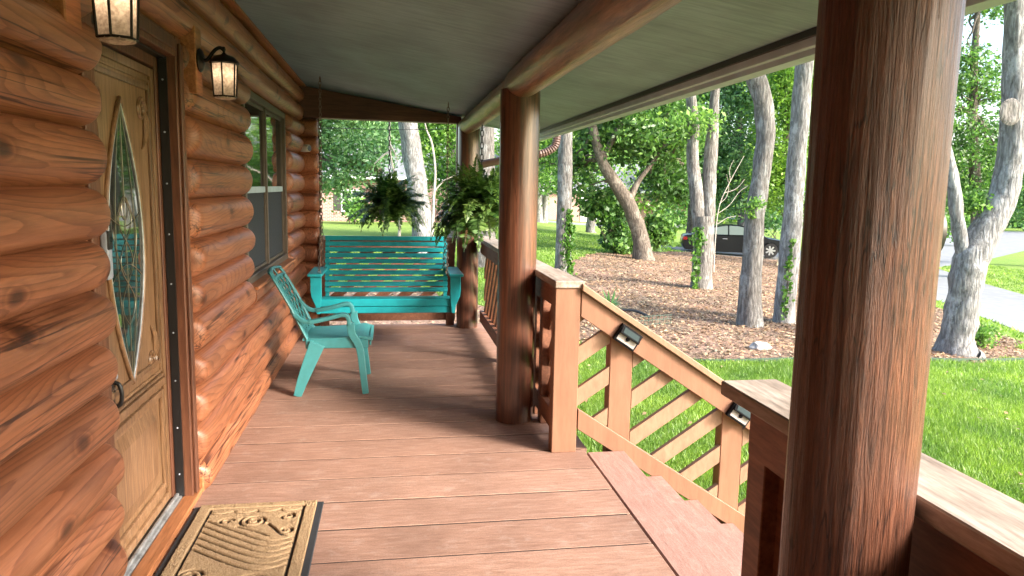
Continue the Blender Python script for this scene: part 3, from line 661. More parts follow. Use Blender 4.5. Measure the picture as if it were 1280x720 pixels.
# roof
rf = thing('porch_roof', 'sloping porch roof with grey green painted plywood ceiling and pale fascia', 'roof', (0, 3, 2.1))
XF = 1.60
def slab(mb, x0, x1, y0, y1, d0, d1):
    mb.hexa([(x0, y0, cz(x0)+d0), (x1, y0, cz(x1)+d0), (x1, y1, cz(x1)+d0), (x0, y1, cz(x0)+d0), (x0, y0, cz(x0)+d1), (x1, y0, cz(x1)+d1), (x1, y1, cz(x1)+d1), (x0, y1, cz(x0)+d1)]); return mb
cl = MB()
slab(cl, -.96, XF-.05, -4.5, 8.28, 0, .015)
cl.build('ceiling', 'ceil', rf)
slab(MB(), -4.5, XF+.02, -4.6, 8.40, .10, .16).build('shingles', 'roof', rf)
slab(MB(), -.96, XF, 8.282, 8.32, -.02, .098).build('barge_board', 'fascia', rf, bevel=.003)
MB().box(XF-.03, XF, -4.5, 8.28, 2.052, 2.20).build('fascia', 'fascia', rf, bevel=.003)
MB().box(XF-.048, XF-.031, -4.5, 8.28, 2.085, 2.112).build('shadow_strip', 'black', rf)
gt = MB().prism([(XF+.002, 2.03), (XF+.075, 2.03), (XF+.12, 2.09), (XF+.13, 2.14), (XF+.118, 2.14), (XF+.108, 2.095), (XF+.07, 2.043), (XF+.015, 2.043), (XF+.014, 2.14), (XF+.002, 2.14)], xz(), -4.5, 8.34).build('gutter', 'fascia', rf)
dp = [at(695, 160, 8.3), at(696, 172, 8.3), at(693, 183, 8.3), at(683, 190, 8.3), at(668, 194, 8.3), at(640, 198, 8.3), at(600, 206, 8.3), at(588, 209, 8.3), at(582, 216, 8.3), at(581, 240, 8.3), at(580, 380, 8.3)]
sp = smoothpath(dp, 8); MB().tube(sp, [.052*(1+(.08*((i % 2)*2-1) if 6 < i < 36 else 0)) for i in range(len(sp))], 10, flat=.85).build('downspout', 'brown_metal', rf, smooth=False)

# ------------------------------------------------------------------ railings
def clip(poly, f):      # keep f(p) >= 0
    out = []
    for i in range(len(poly)):
        p, q = poly[i], poly[(i+1) % len(poly)]; a, b = f(p), f(q)
        if a >= 0: out.append(p)
        if a*b < 0: t = a/(a-b); out.append((p[0]+(q[0]-p[0])*t, p[1]+(q[1]-p[1])*t))
    return out
def slats(par, fn, a0, a1, zlo, zhi, ang, w, pitch, d0, d1, mat, phase=0.0):
    s, c = tan(ang), w/cos(ang)/2; zz = -12.0+phase
    while zz < 14:
        p = [(a0, s*a0+zz-c), (a1, s*a1+zz-c), (a1, s*a1+zz+c), (a0, s*a0+zz+c)]
        p = clip(p, lambda q: q[1]-zlo(q[0])); p = clip(p, lambda q: zhi(q[0])-q[1]) if len(p) > 2 else p
        if len(p) > 2 and max(q[0] for q in p)-min(q[0] for q in p) > .03:
            MB().prism(p, fn, d0, d1).build('diagonal_slat', mat, par, bevel=.002)
        zz += pitch
# stair railing in the plane Y = 4.05
sr = thing('stair_railing', 'sloping orange brown stair railing with diagonal slats beside the lawn steps', 'railing', (1.0, 4.05, 0))
sl = -.66
zt = lambda x: .985+sl*(x-1.05)           # top face of handrail
def strip(mb, x0, x1, f0, f1, y0, y1):
    return mb.hexa([(x0, y0, f0(x0)), (x1, y0, f0(x1)), (x1, y1, f0(x1)), (x0, y1, f0(x0)), (x0, y0, f1(x0)), (x1, y0, f1(x1)), (x1, y1, f1(x1)), (x0, y1, f1(x0))])
strip(MB(), 1.052, 2.42, lambda x: zt(x)-.042, zt, 3.945, 4.09).build('handrail', 'rail_slat', sr, bevel=.004)
strip(MB(), 1.054, 2.36, lambda x: zt(x)-.19, lambda x: zt(x)-.0445, 3.972, 4.01).build('top_rail', 'rail_y', sr, bevel=.003)
strip(MB(), 1.054, 2.36, lambda x: zt(x)-.845, lambda x: zt(x)-.725, 3.972, 4.01).build('bottom_rail', 'rail_y', sr, bevel=.003)
MB().box(.905, 1.050, 3.975, 4.06, 0.0, .962).build('post', 'rail_y', sr, bevel=.004)
for x in (1.245, 1.955):
    MB().box(x, x+.135, 4.012, 4.10, gz(2)+.0 if x > 1.5 else -.62, zt(x+.13)-.05).build('newel', 'rail_y', sr, bevel=.004)
for x0, x1 in ((1.054, 1.243), (1.382, 1.953), (2.092, 2.34)):
    slats(sr, xz(), x0, x1, lambda x: zt(x)-.80, lambda x: zt(x)-.11, radians(34), .088, .245, 4.014, 4.048, 'rail_slat', phase=.085)
# level railings in the plane X = .97
def side_rail(label, y0, y1, posts, ph, solid=False, cend=0.0, mat='rail_dark', capz=.995, cfar=0.0):
    o = thing('porch_railing', label, 'railing', (.98, (y0+y1)/2, 0), 'porch railings')
    MB().box(.90, 1.065, y0-cend, y1+cfar, capz-.04, capz).build('cap_rail', 'cap', o, bevel=.004)
    MB().box(.945, .985, y0, y1, capz-.18, capz-.0425).build('top_rail', mat, o, bevel=.003)
    MB().box(.945, .985, y0, y1, .07, .19).build('bottom_rail', mat, o, bevel=.003)
    for p in posts: MB().box(.9475, 1.04, p-.045, p+.045, 0 if not solid else -.6, capz-.043).build('post', mat, o, bevel=.003)
    if solid:
        yy = y0+.06
        while yy < y1-.05:
            MB().box(.99, 1.015, yy, min(yy+.138, y1-.02), .03, capz-.043).build('board', mat, o, bevel=.002); yy += .141
    else:
        slats(o, lambda a, b, d: (d, a, b), y0, y1, lambda a: .14, lambda a: capz-.1, radians(-48), .08, .235, .988, 1.02, mat, phase=ph)
    return o
side_rail('short level railing with weathered cap joining the stair rail to the middle log post', 4.066, 4.60, [4.55], .05, cend=.105)
side_rail('long level railing with diagonal slats between the middle and far log posts', 4.605, 7.80, [4.75, 6.2], .1, capz=.985)
side_rail('near dark brown railing with weathered grey cap beside the closest log post', -4.4, 1.78, [1.735, .35, -1.2, -2.8], 0, solid=True, capz=.985, cfar=.09)
er = thing('end_railing', 'low brown railing with diagonal slats across the porch end behind the swing', 'railing', (0, 8.05, 0), 'porch railings')
MB().box(-.735, .70, 7.97, 8.12, .925, .96).build('cap_rail', 'cap', er, bevel=.004)
MB().box(-.733, .698, 8.005, 8.04, .80, .922).build('top_rail', 'rail_dark', er, bevel=.003)
MB().box(-.733, .698, 8.005, 8.04, .05, .17).build('bottom_rail', 'rail_dark', er, bevel=.003)
for x in (-.69, .64): MB().box(x-.045, x+.045, 7.965, 8.003, 0, .92).build('post', 'rail_dark', er, bevel=.003)
slats(er, xz(), -.73, .695, lambda x: .12, lambda x: .86, radians(40), .088, .20, 8.042, 8.07, 'rail_dark')

# solar lights on the stair rail
def solar(x, label):
    z = zt(x)-.13; a = math.atan(sl); R = Matrix.Rotation(-a, 3, 'Y'); c = Vector((x, 3.95, z))
    o = thing('solar_light', label, 'solar light', c, 'solar lights on the stair rail')
    MB().obox(c+R @ Vector((0, .004, 0)), R, .072, .016, .052).build('housing', 'matte_black', o, bevel=.006, seg=2)
    MB().obox(c+R @ Vector((0, -.0135, -.020)), R, .060, .002, .019).build('light_panel', 'lightpanel', o)
    R2 = R @ Matrix.Rotation(radians(-28), 3, 'X')
    MB().obox(c+R @ Vector((0, -.020, .024)), R2, .066, .004, .028).build('visor', 'matte_black', o, bevel=.002)
    MB().obox(c+R @ Vector((0, -.0245, .0245)), R2, .052, .0022, .018).build('solar_panel', 'solar', o)
    mb = MB(); mb.lathe([(.012, 0), (.011, -.008), (.006, -.013)], (0, 0, 0), 12, 'y'); mb.v = [tuple(c+R @ (Vector(p)+Vector((0, -.014, -.01)))) for p in mb.v]
    mb.build('sensor', 'matte_black', o, smooth=True)
solar(1.325, 'small black solar light higher on the stair railing, above the first newel')
solar(2.035, 'small black solar light lower on the stair railing by the near rail cap')
# round thermometer on the near post
th = thing('thermometer', 'round dark rimmed thermometer on the outer side of the nearest log post', 'thermometer', (.905, 1.153, 1.44))
MB().lathe([(.056, 0), (.058, .01), (.056, .02), (.05, .022)], (.893, 1.153, 1.44), 28, 'x').build('casing', 'black', th, smooth=True)
MB().lathe([(.049, 0), (.049, .003)], (.9152, 1.153, 1.44), 28, 'x').build('dial', 'white', th)

# ------------------------------------------------------------------ wall lanterns
def lantern(y, z0, label):
    o = thing('wall_lantern', label, 'wall lamp', (-.87, y, z0), 'lit wall lanterns by the door')
    MB().box(-.955, -.868, y-.055, y+.055, z0, z0+.30).build('wooden_block', 'basetrim', o, bevel=.004)
    a = MB().lathe([(.05, 0), (.055, .006), (.045, .016), (.02, .024)], (-.868, y, z0+.155), 18, 'x')
    a.tube(smoothpath([(-.85, y, z0+.155), (-.83, y, z0+.16), (-.80, y, z0+.20), (-.775, y, z0+.215), (-.757, y, z0+.205)], 5), .0085, 8)
    a.build('arm', 'iron', o, smooth=True)
    cx, zb, zt_, r0, r1 = -.757, z0-.005, z0+.145, .052, .060
    c = MB(); n = 6
    c.lathe([(.006, zt_+.075), (.009, zt_+.062), (.005, zt_+.05), (.014, zt_+.04), (.045, zt_+.03), (.062, zt_+.012), (.068, zt_), (.060, zt_-.002)], (cx, y, 0), 12)
    P = [(cx+r*cos(pi/6+k*pi/3), y+r*sin(pi/6+k*pi/3), z) for z, r in ((zb, r0), (zt_, r1)) for k in range(n)]
    for k in range(n):
        c.tube([P[k], P[n+k]], .0038, 6); c.tube([P[k], P[(k+1) % n]], .0042, 6); c.tube([P[n+k], P[n+(k+1) % n]], .0042, 6)
    c.build('lantern_frame', 'iron', o, smooth=True)
    g = MB(); q = [(cx+(r-.004)*cos(pi/6+k*pi/3), y+(r-.004)*sin(pi/6+k*pi/3), z) for z, r in ((zb, r0), (zt_, r1)) for k in range(n)]
    g.add(q, [(k, (k+1) % n, n+(k+1) % n, n+k) for k in range(n)])
    g.build('glass', 'lampglass', o)
    MB().lathe([(.03, zb-.012), (.046, zb-.008), (.049, zb-.001)], (cx, y, 0), 16).build('bottom_glass', 'lampglass', o, smooth=True)
    MB().lathe([(.003, zt_-.075), (.016, zt_-.066), (.022, zt_-.05), (.018, zt_-.03), (.01, zt_-.018)], (cx, y, 0), 14).build('bulb', 'bulb', o, smooth=True)
    MB().lathe([(.012, zt_-.018), (.012, zt_-.003)], (cx, y, 0), 12).build('socket', 'black', o)
lantern(3.70, 1.90, 'lit six sided iron wall lantern to the right of the front door')
lantern(2.31, 1.90, 'lit six sided iron wall lantern nearest the camera, left of the front door')

# ------------------------------------------------------------------ doorbell, camera
db = thing('video_doorbell', 'slim silver video doorbell with black top on the left door frame', 'doorbell', (-.94, 2.645, 1.16))
MB().box(-.9445, -.918, 2.615, 2.655, 1.17, 1.335).build('body', 'silver', db, bevel=.012, seg=3)
MB().box(-.93, -.915, 2.617, 2.653, 1.27, 1.333).build('camera_head', 'black', db, bevel=.006, seg=2)
MB().lathe([(.010, 0), (.009, .003), (.004, .004)], (-.915, 2.635, 1.305), 12, 'x').build('lens', 'solar', db)
sc_ = thing('security_camera', 'small white security camera on the dark corner logs below the ceiling', 'security camera', (-.84, 7.96, 1.86))
R = Matrix.Rotation(radians(55), 3, 'Z')
def rl(prof, c, Rm, n=18):
    mb = MB(); mb.lathe(prof, (0, 0, 0), n, 'y'); mb.v = [tuple(Vector(c)+Rm @ Vector(p)) for p in mb.v]; return mb
c0 = Vector((-.855, 7.88, 1.86))
rl([(.02, .055), (.036, .045), (.038, .0), (.036, -.05), (.031, -.056)], c0, R).build('body', 'white', sc_, smooth=True)
rl([(.030, -.0562), (.030, -.058)], c0, R).build('lens', 'black', sc_)
MB().tube([c0+R @ Vector((0, .05, 0)), c0+Vector((-.02, .07, -.0)), (-.875, 7.978, 1.86)], .011, 8).build('bracket', 'white', sc_, smooth=True)

# ------------------------------------------------------------------ door mat
mat = thing('doormat', 'tan coir doormat with scroll pattern and black rubber edge before the door', 'doormat', (-.6, 2.95, 0))
MX0, MX1, MY0, MY1 = -.895, -.315, 2.47, 3.44
MB().box(MX0, MX1, MY0, MY1, .0005, .009).build('rubber_base', 'rubber', mat, bevel=.003)
def grooves():
    G = []
    bx = .055
    G.append([(MX0+.03+bx, MY0+bx), (MX1-.03-bx, MY0+bx), (MX1-.03-bx, MY1-bx), (MX0+.03+bx, MY1-bx), (MX0+.03+bx, MY0+bx)])
    cx, cy = (MX0+MX1)/2, MY1-.185
    def spiral(x, y, r0, q0, tr, fl=1, n=46): return [(x+fl*(r0*(1-.82*i/n))*cos(q0+tr*2*pi*i/n), y+(r0*(1-.82*i/n))*sin(q0+tr*2*pi*i/n)) for i in range(n+1)]
    sc0 = [(cx-.205+.41*i/60, MY1-.088-.022*abs(sin(i/60*4*pi))**.6) for i in range(61)]
    G.append(sc0)
    G.append(spiral(cx+.005, cy-.01, .062, 2.6, 1.9)); G.append(spiral(cx-.115, cy-.005, .034, .3, 1.3)); G.append(spiral(cx+.14, cy+.02, .036, 2.0, 1.3, -1))
    for k in range(6):
        o = .052*k
        G.append(smoothpath([(cx-.195, cy+.01-o), (cx-.13, cy-.045-o), (cx-.03, cy-.125-o), (cx+.07, cy-.20-o*.95), (cx+.14, cy-.215-o*.9), (cx+.195, cy-.185-o*.9)], 7))
    G.append(smoothpath([(cx+.07, cy-.045), (cx+.10, cy-.09), (cx+.15, cy-.165), (cx+.195, cy-.16)], 7)); G.append(smoothpath([(cx-.06, cy-.06), (cx+.02, cy-.11), (cx+.09, cy-.165)], 7))
    G.append(spiral(cx+.155, cy-.115, .036, 3.6, 1.2)); G.append(spiral(cx-.155, MY0+.32, .05, 0, 1.5)); G.append(spiral(cx+.02, MY0+.15, .062, 2.6, 1.9))
    for k in range(4):
        G.append(smoothpath([(cx-.19, MY0+.30-.045*k), (cx-.06, MY0+.24-.045*k), (cx+.08, MY0+.30-.045*k), (cx+.19, MY0+.25-.045*k)], 7))
    return G
nx, ny = 190, 300
gx_, gy_ = np.meshgrid(np.linspace(MX0+.03, MX1-.028, nx), np.linspace(MY0+.005, MY1-.005, ny)); D = np.full(gx_.shape, 9.)
for gq in grooves():
    for (ax, ay), (bx, by) in zip(gq[:-1], gq[1:]):
        dx, dy = bx-ax, by-ay; l2 = dx*dx+dy*dy+1e-12; t = np.clip(((gx_-ax)*dx+(gy_-ay)*dy)/l2, 0, 1)
        D = np.minimum(D, np.hypot(gx_-ax-t*dx, gy_-ay-t*dy))
Hh = .006+.014*np.clip((D-.0035)/.005, .05, 1)+RNG.normal(0, .0016, D.shape)
Hh[0, :] = Hh[-1, :] = .004; Hh[:, 0] = Hh[:, -1] = .004
Vm = np.stack([gx_, gy_, Hh], -1).reshape(-1, 3); ii = np.arange(nx*ny).reshape(ny, nx)
Fm = np.stack([ii[:-1, :-1], ii[:-1, 1:], ii[1:, 1:], ii[1:, :-1]], -1).reshape(-1, 4)
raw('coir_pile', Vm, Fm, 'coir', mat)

# ------------------------------------------------------------------ armchair
ch = thing('armchair', 'teal plastic garden armchair with lattice back standing by the log wall', 'chair', (-.45, 5.58, 0))
cw = .54; Y0 = 5.31
def cpt(px, py, yy): return (-.665+(px-160)/659.*1.0, yy, (662-py)/659.)
def chbar(path, w, t, mb, yy=None):
    """flat plastic bar: path of (x,y,z) points, w across Y, t thickness"""
    k = len(path); vs = []
    for i in range(k):
        p = Vector(path[i]); tt = (Vector(path[min(i+1, k-1)])-Vector(path[max(i-1, 0)])).normalized()
        nrm = Vector((tt.z, 0, -tt.x)).normalized() if abs(tt.x)+abs(tt.z) > 1e-6 else Vector((1, 0, 0))
        ww = w[i] if hasattr(w, '__len__') else w; th_ = t[i] if hasattr(t, '__len__') else t
        for a, b in ((-1, -1), (1, -1), (1, 1), (-1, 1)): vs.append(p+Vector((0, ww/2*a, 0))+nrm*(th_/2*b))
    mb.add(vs, [(i*4+j, i*4+(j+1) % 4, (i+1)*4+(j+1) % 4, (i+1)*4+j) for i in range(k-1) for j in range(4)]+[(3, 2, 1, 0), tuple((k-1)*4+j for j in range(4))])
for s in (0, 1):
    yy = Y0+.02+s*(cw-.04); dy = .02 if s else -.02
    rl_ = smoothpath([cpt(165, 662, yy+dy*1.6), cpt(200, 560, yy+dy), cpt(258, 415, yy)], 5)
    mb = MB(); chbar(rl_, .045, [.055+.055*i/(len(rl_)-1) for i in range(len(rl_))], mb); mb.build('leg', 'tealchair', ch, bevel=.006, seg=2)
    fl_ = smoothpath([cpt(480, 657, yy+dy*1.6), cpt(468, 560, yy+dy), cpt(452, 440, yy), cpt(418, 370, yy), cpt(410, 320, yy)], 5)
    mb = MB(); chbar(fl_, .04, [.046+.01*i/(len(fl_)-1) for i in range(len(fl_))], mb); mb.build('leg', 'tealchair', ch, bevel=.006, seg=2)
    ar = smoothpath([cpt(408, 330, yy), cpt(398, 290, yy), cpt(370, 280, yy), cpt(300, 298, yy), cpt(215, 312, yy), cpt(170, 292, yy+(-.01 if s else .01)), cpt(140, 255, yy+(-.02 if s else .02))], 6)
    mb = MB(); chbar(ar, [.052 if i < 24 else .04 for i in range(len(ar))], .03, mb); mb.build('armrest', 'tealchair', ch, bevel=.008, seg=2)
# seat: dished slab with front lip
sv = []; sn = 14; sm = 12
for i in range(sn+1):
    u = i/sn; X = -.62+.49*u
    for j in range(sm+1):
        w = j/sm*2-1; half = (.235+.02*u)*(1 if u < .95 else .97)
        z = .395+.028*u+.012*w*w*1.2-.012*sin(pi*u)-(.03*max(0, u-.86)/.14 if u > .86 else 0)
        sv.append((X, Y0+cw/2+w*half, z))
nS = len(sv); sv += [(x, y, z-.02) for x, y, z in sv]; m = sm+1
sf = [(i*m+j, (i+1)*m+j, (i+1)*m+j+1, i*m+j+1) for i in range(sn) for j in range(sm)]
sf += [(nS+i*m+j, nS+i*m+j+1, nS+(i+1)*m+j+1, nS+(i+1)*m+j) for i in range(sn) for j in range(sm)]
per = [j for j in range(m)]+[i*m+sm for i in range(1, sn+1)]+[sn*m+j for j in range(sm-1, -1, -1)]+[i*m for i in range(sn-1, 0, -1)]
sf += [(per[k], per[(k+1) % len(per)], nS+per[(k+1) % len(per)], nS+per[k]) for k in range(len(per))]
MB().add(sv, sf).build('seat', 'tealchair', ch, smooth=True)
ap = MB(); ap.box(-.60, -.16, Y0+.02, Y0+.035, .335, .40).box(-.60, -.16, Y0+cw-.035, Y0+cw-.02, .335, .40).box(-.155, -.14, Y0+.04, Y0+cw-.04, .35, .41)
ap.build('seat_apron', 'tealchair', ch, bevel=.005)
# back: curved frame and lattice on a leaning surface
def bk(w, h):   # w -1..1 across, h 0..1 up
    prof = [(-.59, .40), (-.645, .52), (-.70, .64), (-.755, .74), (-.815, .845), (-.835, .875)]
    q = h*(len(prof)-1); i = min(int(q), len(prof)-2); f = q-i; x = prof[i][0]*(1-f)+prof[i+1][0]*f; z = prof[i][1]*(1-f)+prof[i+1][1]*f
    half = .225+.015*sin(pi*h)-.05*max(0, h-.7)
    return Vector((x-.03*(1-w*w)*.8, Y0+cw/2+w*half, z-.0+ (.012*(1-w*w) if h > .95 else 0)))
def bkbar(pts, r, mb, flat=.6): mb.tube([bk(*p) for p in pts], r, 8, flat=flat)
fb = MB()
for w in (-1, 1): bkbar([(w, i/16) for i in range(17)], .021, fb)
bkbar([(-1+2*i/12, .985) for i in range(13)], .02, fb); bkbar([(-.95+1.9*i/12, .76) for i in range(13)], .014, fb); bkbar([(-.97+1.94*i/12, .03) for i in range(13)], .018, fb)
for i in (-.3, .3): bkbar([(i, .76+.22*k/4) for k in range(5)], .012, fb)
bf = fb.build('back_frame', 'tealchair', ch, smooth=True)
lt = MB()
for k in range(-5, 6):
    for sg in (-1, 1):
        pts = []
        for i in range(15):
            h = .04+.71*i/14; w = k*.36+sg*(h-.4)*1.9
            if -.98 <= w <= .98: pts.append((w, h))
        if len(pts) > 2: bkbar(pts, .0085, lt)
lt.build('back_lattice', 'tealchair', ch, smooth=True)

# ------------------------------------------------------------------ swing
sw = thing('porch_swing', 'teal wooden slatted porch swing bench hanging on chains at the porch end', 'porch swing', (-.03, 7.0, .33))
SX0, SX1 = -.655, .585
MB().box(SX0, SX1, 6.76, 6.785, .345, .405).build('front_rail', 'teal', sw, bevel=.004)
MB().box(SX0-.01, SX1+.01, 6.752, 6.7795, .408, .475).build('front_apron', 'teal', sw, bevel=.005)
for k in range(6): MB().box(SX0+.01, SX1-.01, 6.79+k*.075, 6.79+k*.075+.062, .444-.006*k, .464-.006*k).build('seat_slat', 'teal', sw, bevel=.003)
for x in (SX0+.03, -.03, SX1-.06): MB().box(x, x+.035, 6.79, 7.24, .35, .43).build('seat_joist', 'teal', sw)
lean = .26
def bp(z): return 7.22+lean*(z-.45)
for k in range(10):
    z = .475+k*.0545
    MB().hexa([(SX0+.03, bp(z), z), (SX1-.03, bp(z), z), (SX1-.03, bp(z)+.02, z), (SX0+.03, bp(z)+.02, z), (SX0+.03, bp(z+.0415), z+.0415), (SX1-.03, bp(z+.0415), z+.0415), (SX1-.03, bp(z+.0415)+.02, z+.0415), (SX0+.03, bp(z+.0415)+.02, z+.0415)]).build('back_slat', 'teal', sw, bevel=.003)
for x in (SX0+.035, SX1-.07):
    z0, z1 = .40, 1.0
    MB().hexa([(x, bp(z0)+.022, z0), (x+.035, bp(z0)+.022, z0), (x+.035, bp(z0)+.06, z0), (x, bp(z0)+.06, z0), (x, bp(z1)+.022, z1), (x+.035, bp(z1)+.022, z1), (x+.035, bp(z1)+.06, z1), (x, bp(z1)+.06, z1)]).build('back_support', 'teal', sw)
for sg, xe in ((-1, SX0), (1, SX1)):
    MB().box(min(xe-sg*.055, xe+sg*.075), max(xe-sg*.055, xe+sg*.075), 6.70, 7.34, .685, .71).build('armrest', 'teal', sw, bevel=.008, seg=2)
    pl = [(xe-sg*.03, .345), (xe+sg*.0, .345), (xe+sg*.01, .42), (xe+sg*.045, .50), (xe+sg*.052, .56), (xe+sg*.052, .684), (xe-sg*.045, .684), (xe-sg*.045, .5)]
    MB().prism(pl, xz(), 6.725, 6.75).build('arm_support', 'teal', sw, bevel=.004)
    MB().box(min(xe, xe+sg*.03), max(xe, xe+sg*.03), 7.24, 7.28, .38, .684).build('arm_support', 'teal', sw, bevel=.004)
def chain(mb, p, q, pitch=.034, w=.011, r=.0034):
    p, q = Vector(p), Vector(q); d = q-p; n = max(2, int(d.length/pitch)); t = d.normalized(); a = t.cross(Vector((.31, .95, .1))).normalized(); b = t.cross(a)
    for i in range(n):
        c = p+d*((i+.5)/n); s = a if i % 2 else b; h = d.length/n*.5+r*1.6
        pts = []
        for k in range(11):
            th_ = 2*pi*k/10; pts.append(c+t*h*cos(th_)*.98+s*w*sin(th_))
        mb.tube(pts, r, 5, False)
for x in (-.62, .53):
    c = MB(); top = (x, 7.0, cz(x)-.012); j = (x-.005, 7.0, 1.28)
    c.lathe([(.003, 0), (.003, .03)], (x, 7.0, cz(x)-.03), 8)
    chain(c, top, j); chain(c, j, (x-.015, 6.80, .70)); chain(c, j, (x-.015, 7.25, .70))
    c.build('chain', 'chain', sw, smooth=True)

# ------------------------------------------------------------------ hanging ferns
def fern(loc, top, R_, label, nfr, light, seed):
    rnd = random.Random(seed); o = thing('hanging_fern', label, 'hanging plant', loc, 'ferns in hanging baskets')
    x, y, z = loc
    MB().lathe([(.085, 0), (.10, .02), (.125, .15), (.13, .155), (.118, .155), (.11, .10)], loc, 20).build('basket', 'black', o, smooth=True)
    c = MB(); hz = z+.155+.30; chain(c, top, (x, y, hz), .05, .014, .004)
    for k in range(3):
        a = 2*pi*k/3+.5; c.tube([(x, y, hz), (x+.12*cos(a), y+.12*sin(a), z+.15)], .003, 5)
    c.build('hanger', 'iron', o, smooth=True)
    Qd, Ql = [], []; st_ = MB()
    for k in range(nfr):
        az = rnd.uniform(0, 2*pi); el = rnd.uniform(.1, 1.55); ln = R_*rnd.uniform(.65, 1.15); n = 18
        p = Vector((x+.07*cos(az)*rnd.random(), y+.07*sin(az)*rnd.random(), z+.14)); d = Vector((cos(az)*cos(el), sin(az)*cos(el), sin(el))); pts = [p.copy()]
        g_ = rnd.uniform(.05, .19)
        for i in range(n):
            d = (d+Vector((rnd.uniform(-.04, .04), rnd.uniform(-.04, .04), -g_*(.5+i/n)))).normalized(); p = p+d*ln/n; pts.append(p.copy())
        st_.tube(pts[::3], .0018, 4, False)
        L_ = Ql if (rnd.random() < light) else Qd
        for i in range(2, n+1):
            t = (pts[i]-pts[i-1]).normalized(); s = t.cross(Vector((rnd.uniform(-.3, .3), rnd.uniform(-.3, .3), 1))).normalized(); up = s.cross(t)
            for half in (0, .5):
                q = pts[i-1].lerp(pts[i], half)
                w = R_*.17*sin(pi*min(1, (i+half)/n*.85+.13))*rnd.uniform(.8, 1.15)+.006
                for sg in (-1, 1):
                    tip = q+s*sg*w+t*w*.25-up*w*rnd.uniform(.0, .35); wd = t*ln/n*.36
                    m_ = q.lerp(tip, .5)+up*w*.06
                    L_.append([q-wd*.4, m_-wd, tip, m_+wd])
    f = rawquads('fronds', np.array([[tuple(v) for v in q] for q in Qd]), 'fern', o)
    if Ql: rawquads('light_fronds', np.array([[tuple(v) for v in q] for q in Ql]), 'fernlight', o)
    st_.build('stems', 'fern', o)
fp = at(487, 276, 8.35)
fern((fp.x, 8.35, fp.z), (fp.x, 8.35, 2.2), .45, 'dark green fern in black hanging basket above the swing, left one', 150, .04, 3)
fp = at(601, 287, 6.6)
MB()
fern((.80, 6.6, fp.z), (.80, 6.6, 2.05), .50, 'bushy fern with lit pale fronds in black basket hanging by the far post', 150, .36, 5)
# bracket that holds the first fern outside the end beam
hk = thing('plant_hook', 'thin black hook arm on end beam carrying the dark fern', 'hook', (at(487, 276, 8.35).x, 8.1, 2.2))
hx = at(487, 276, 8.35).x
MB().tube(smoothpath([(hx, 8.1, 2.24), (hx, 8.2, 2.26), (hx, 8.32, 2.25), (hx, 8.36, 2.22), (hx, 8.35, 2.19)], 5), .006, 6).build('arm', 'iron', hk, smooth=True)

# ------------------------------------------------------------------ trees
def cloud(c, rad, ncl, per, leaf, cl_r, mat, wr=.5, hollow=.35, cut=None):
    """leaves gathered in clumps through an ellipsoid"""
    c = np.array(c); rad = np.array(rad)
    u = RNG.normal(size=(ncl, 3)); u /= np.linalg.norm(u, axis=1)[:, None]; r = RNG.uniform(hollow, 1, ncl)**.6
    cc = c+u*rad*r[:, None]
    cs = cl_r*RNG.uniform(.5, 1.5, ncl)
    idx = np.repeat(np.arange(ncl), per)
    off = RNG.normal(size=(len(idx), 3))*np.array([1, 1, .55])*cs[idx][:, None]*.55
    C = cc[idx]+off
    if cut is not None: C = C[C[:, 2] > cut]
    return quads(C, leaf, wr), cc
def limb_to(mb, p, q, r0, r1, seed, wig=.12):
    p, q = Vector(p), Vector(q); rnd = random.Random(seed); d = q-p; pts = [p]
    for i in range(1, 6):
        t = i/6; pts.append(p+d*t+Vector((rnd.uniform(-1, 1), rnd.uniform(-1, 1), rnd.uniform(-.4, 1)))*d.length*wig*sin(pi*t))
    pts.append(q); sp = smoothpath(pts, 3); n = len(sp)
    mb.tube(sp, [r0+(r1-r0)*i/(n-1) for i in range(n)], 7)
def px_trunk(mb, path, Y, seed, n=16, lean=0.0):
    """path of (u, v, width px); lean pushes the top back in depth"""
    P = []
    v0 = path[0][1]
    for u, v, w in path:
        y = Y+lean*(v0-v)*pxm(Y); p = at(u, v, y); P.append((p.x, p.y, p.z, w*pxm(y)/2))
    sp = smoothpath(P, 6)
    mb.tube([q[:3] for q in sp], [q[3] for q in sp], n, nz=.16, seed=seed)
    return [Vector(p[:3]) for p in P]
def tree(name, label, Y, paths, bark, crowns, group=None, seed=0, limbs=5, flare=True, cat='tree'):
    u, v, w = paths[0][0]; b = at(u, v, Y); base = (b.x, Y, gz(b.x)-.05)
    o = thing(name, label, cat, base, group); mb = MB(); tops = []
    for k, p in enumerate(paths):
        p = list(p)
        if k == 0:
            w0 = p[0][2]
            uz = lambda z: None
            if flare:
                # root flare down to the ground
                q = at(p[0][0], p[0][1], Y); dz = q.z-(gz(q.x)-.08)
                p = [(p[0][0], p[0][1]+dz/pxm(Y), w0*1.5), (p[0][0], p[0][1]+(dz/pxm(Y))*.5-4, w0*1.12)]+p[1:]
        tops.append(px_trunk(mb, p, Y, seed+k))
    Q = []; rnd = random.Random(seed)
    for (c, rad, ncl, per, leaf, clr) in crowns:
        q, cc = cloud(c, rad, ncl, per, leaf, clr, None); Q.append(q)
        src = [t for tp in tops for t in tp[len(tp)//2:]]
        for k in range(limbs if max(rad) > .8 else 0):
            e = cc[rnd.randrange(len(cc))]; s = min(src, key=lambda s_: (s_-Vector(e)).length+rnd.uniform(0, 1.0))
            ln = (Vector(e)-s).length
            limb_to(mb, s, e, min(.09, .02+.016*ln), .008, seed*31+k)
    mb.build('trunk', bark, o, smooth=True)
    return o, (np.concatenate(Q) if Q else None)
def crown(o, Q, mat): return rawquads('crown', Q, mat, o)
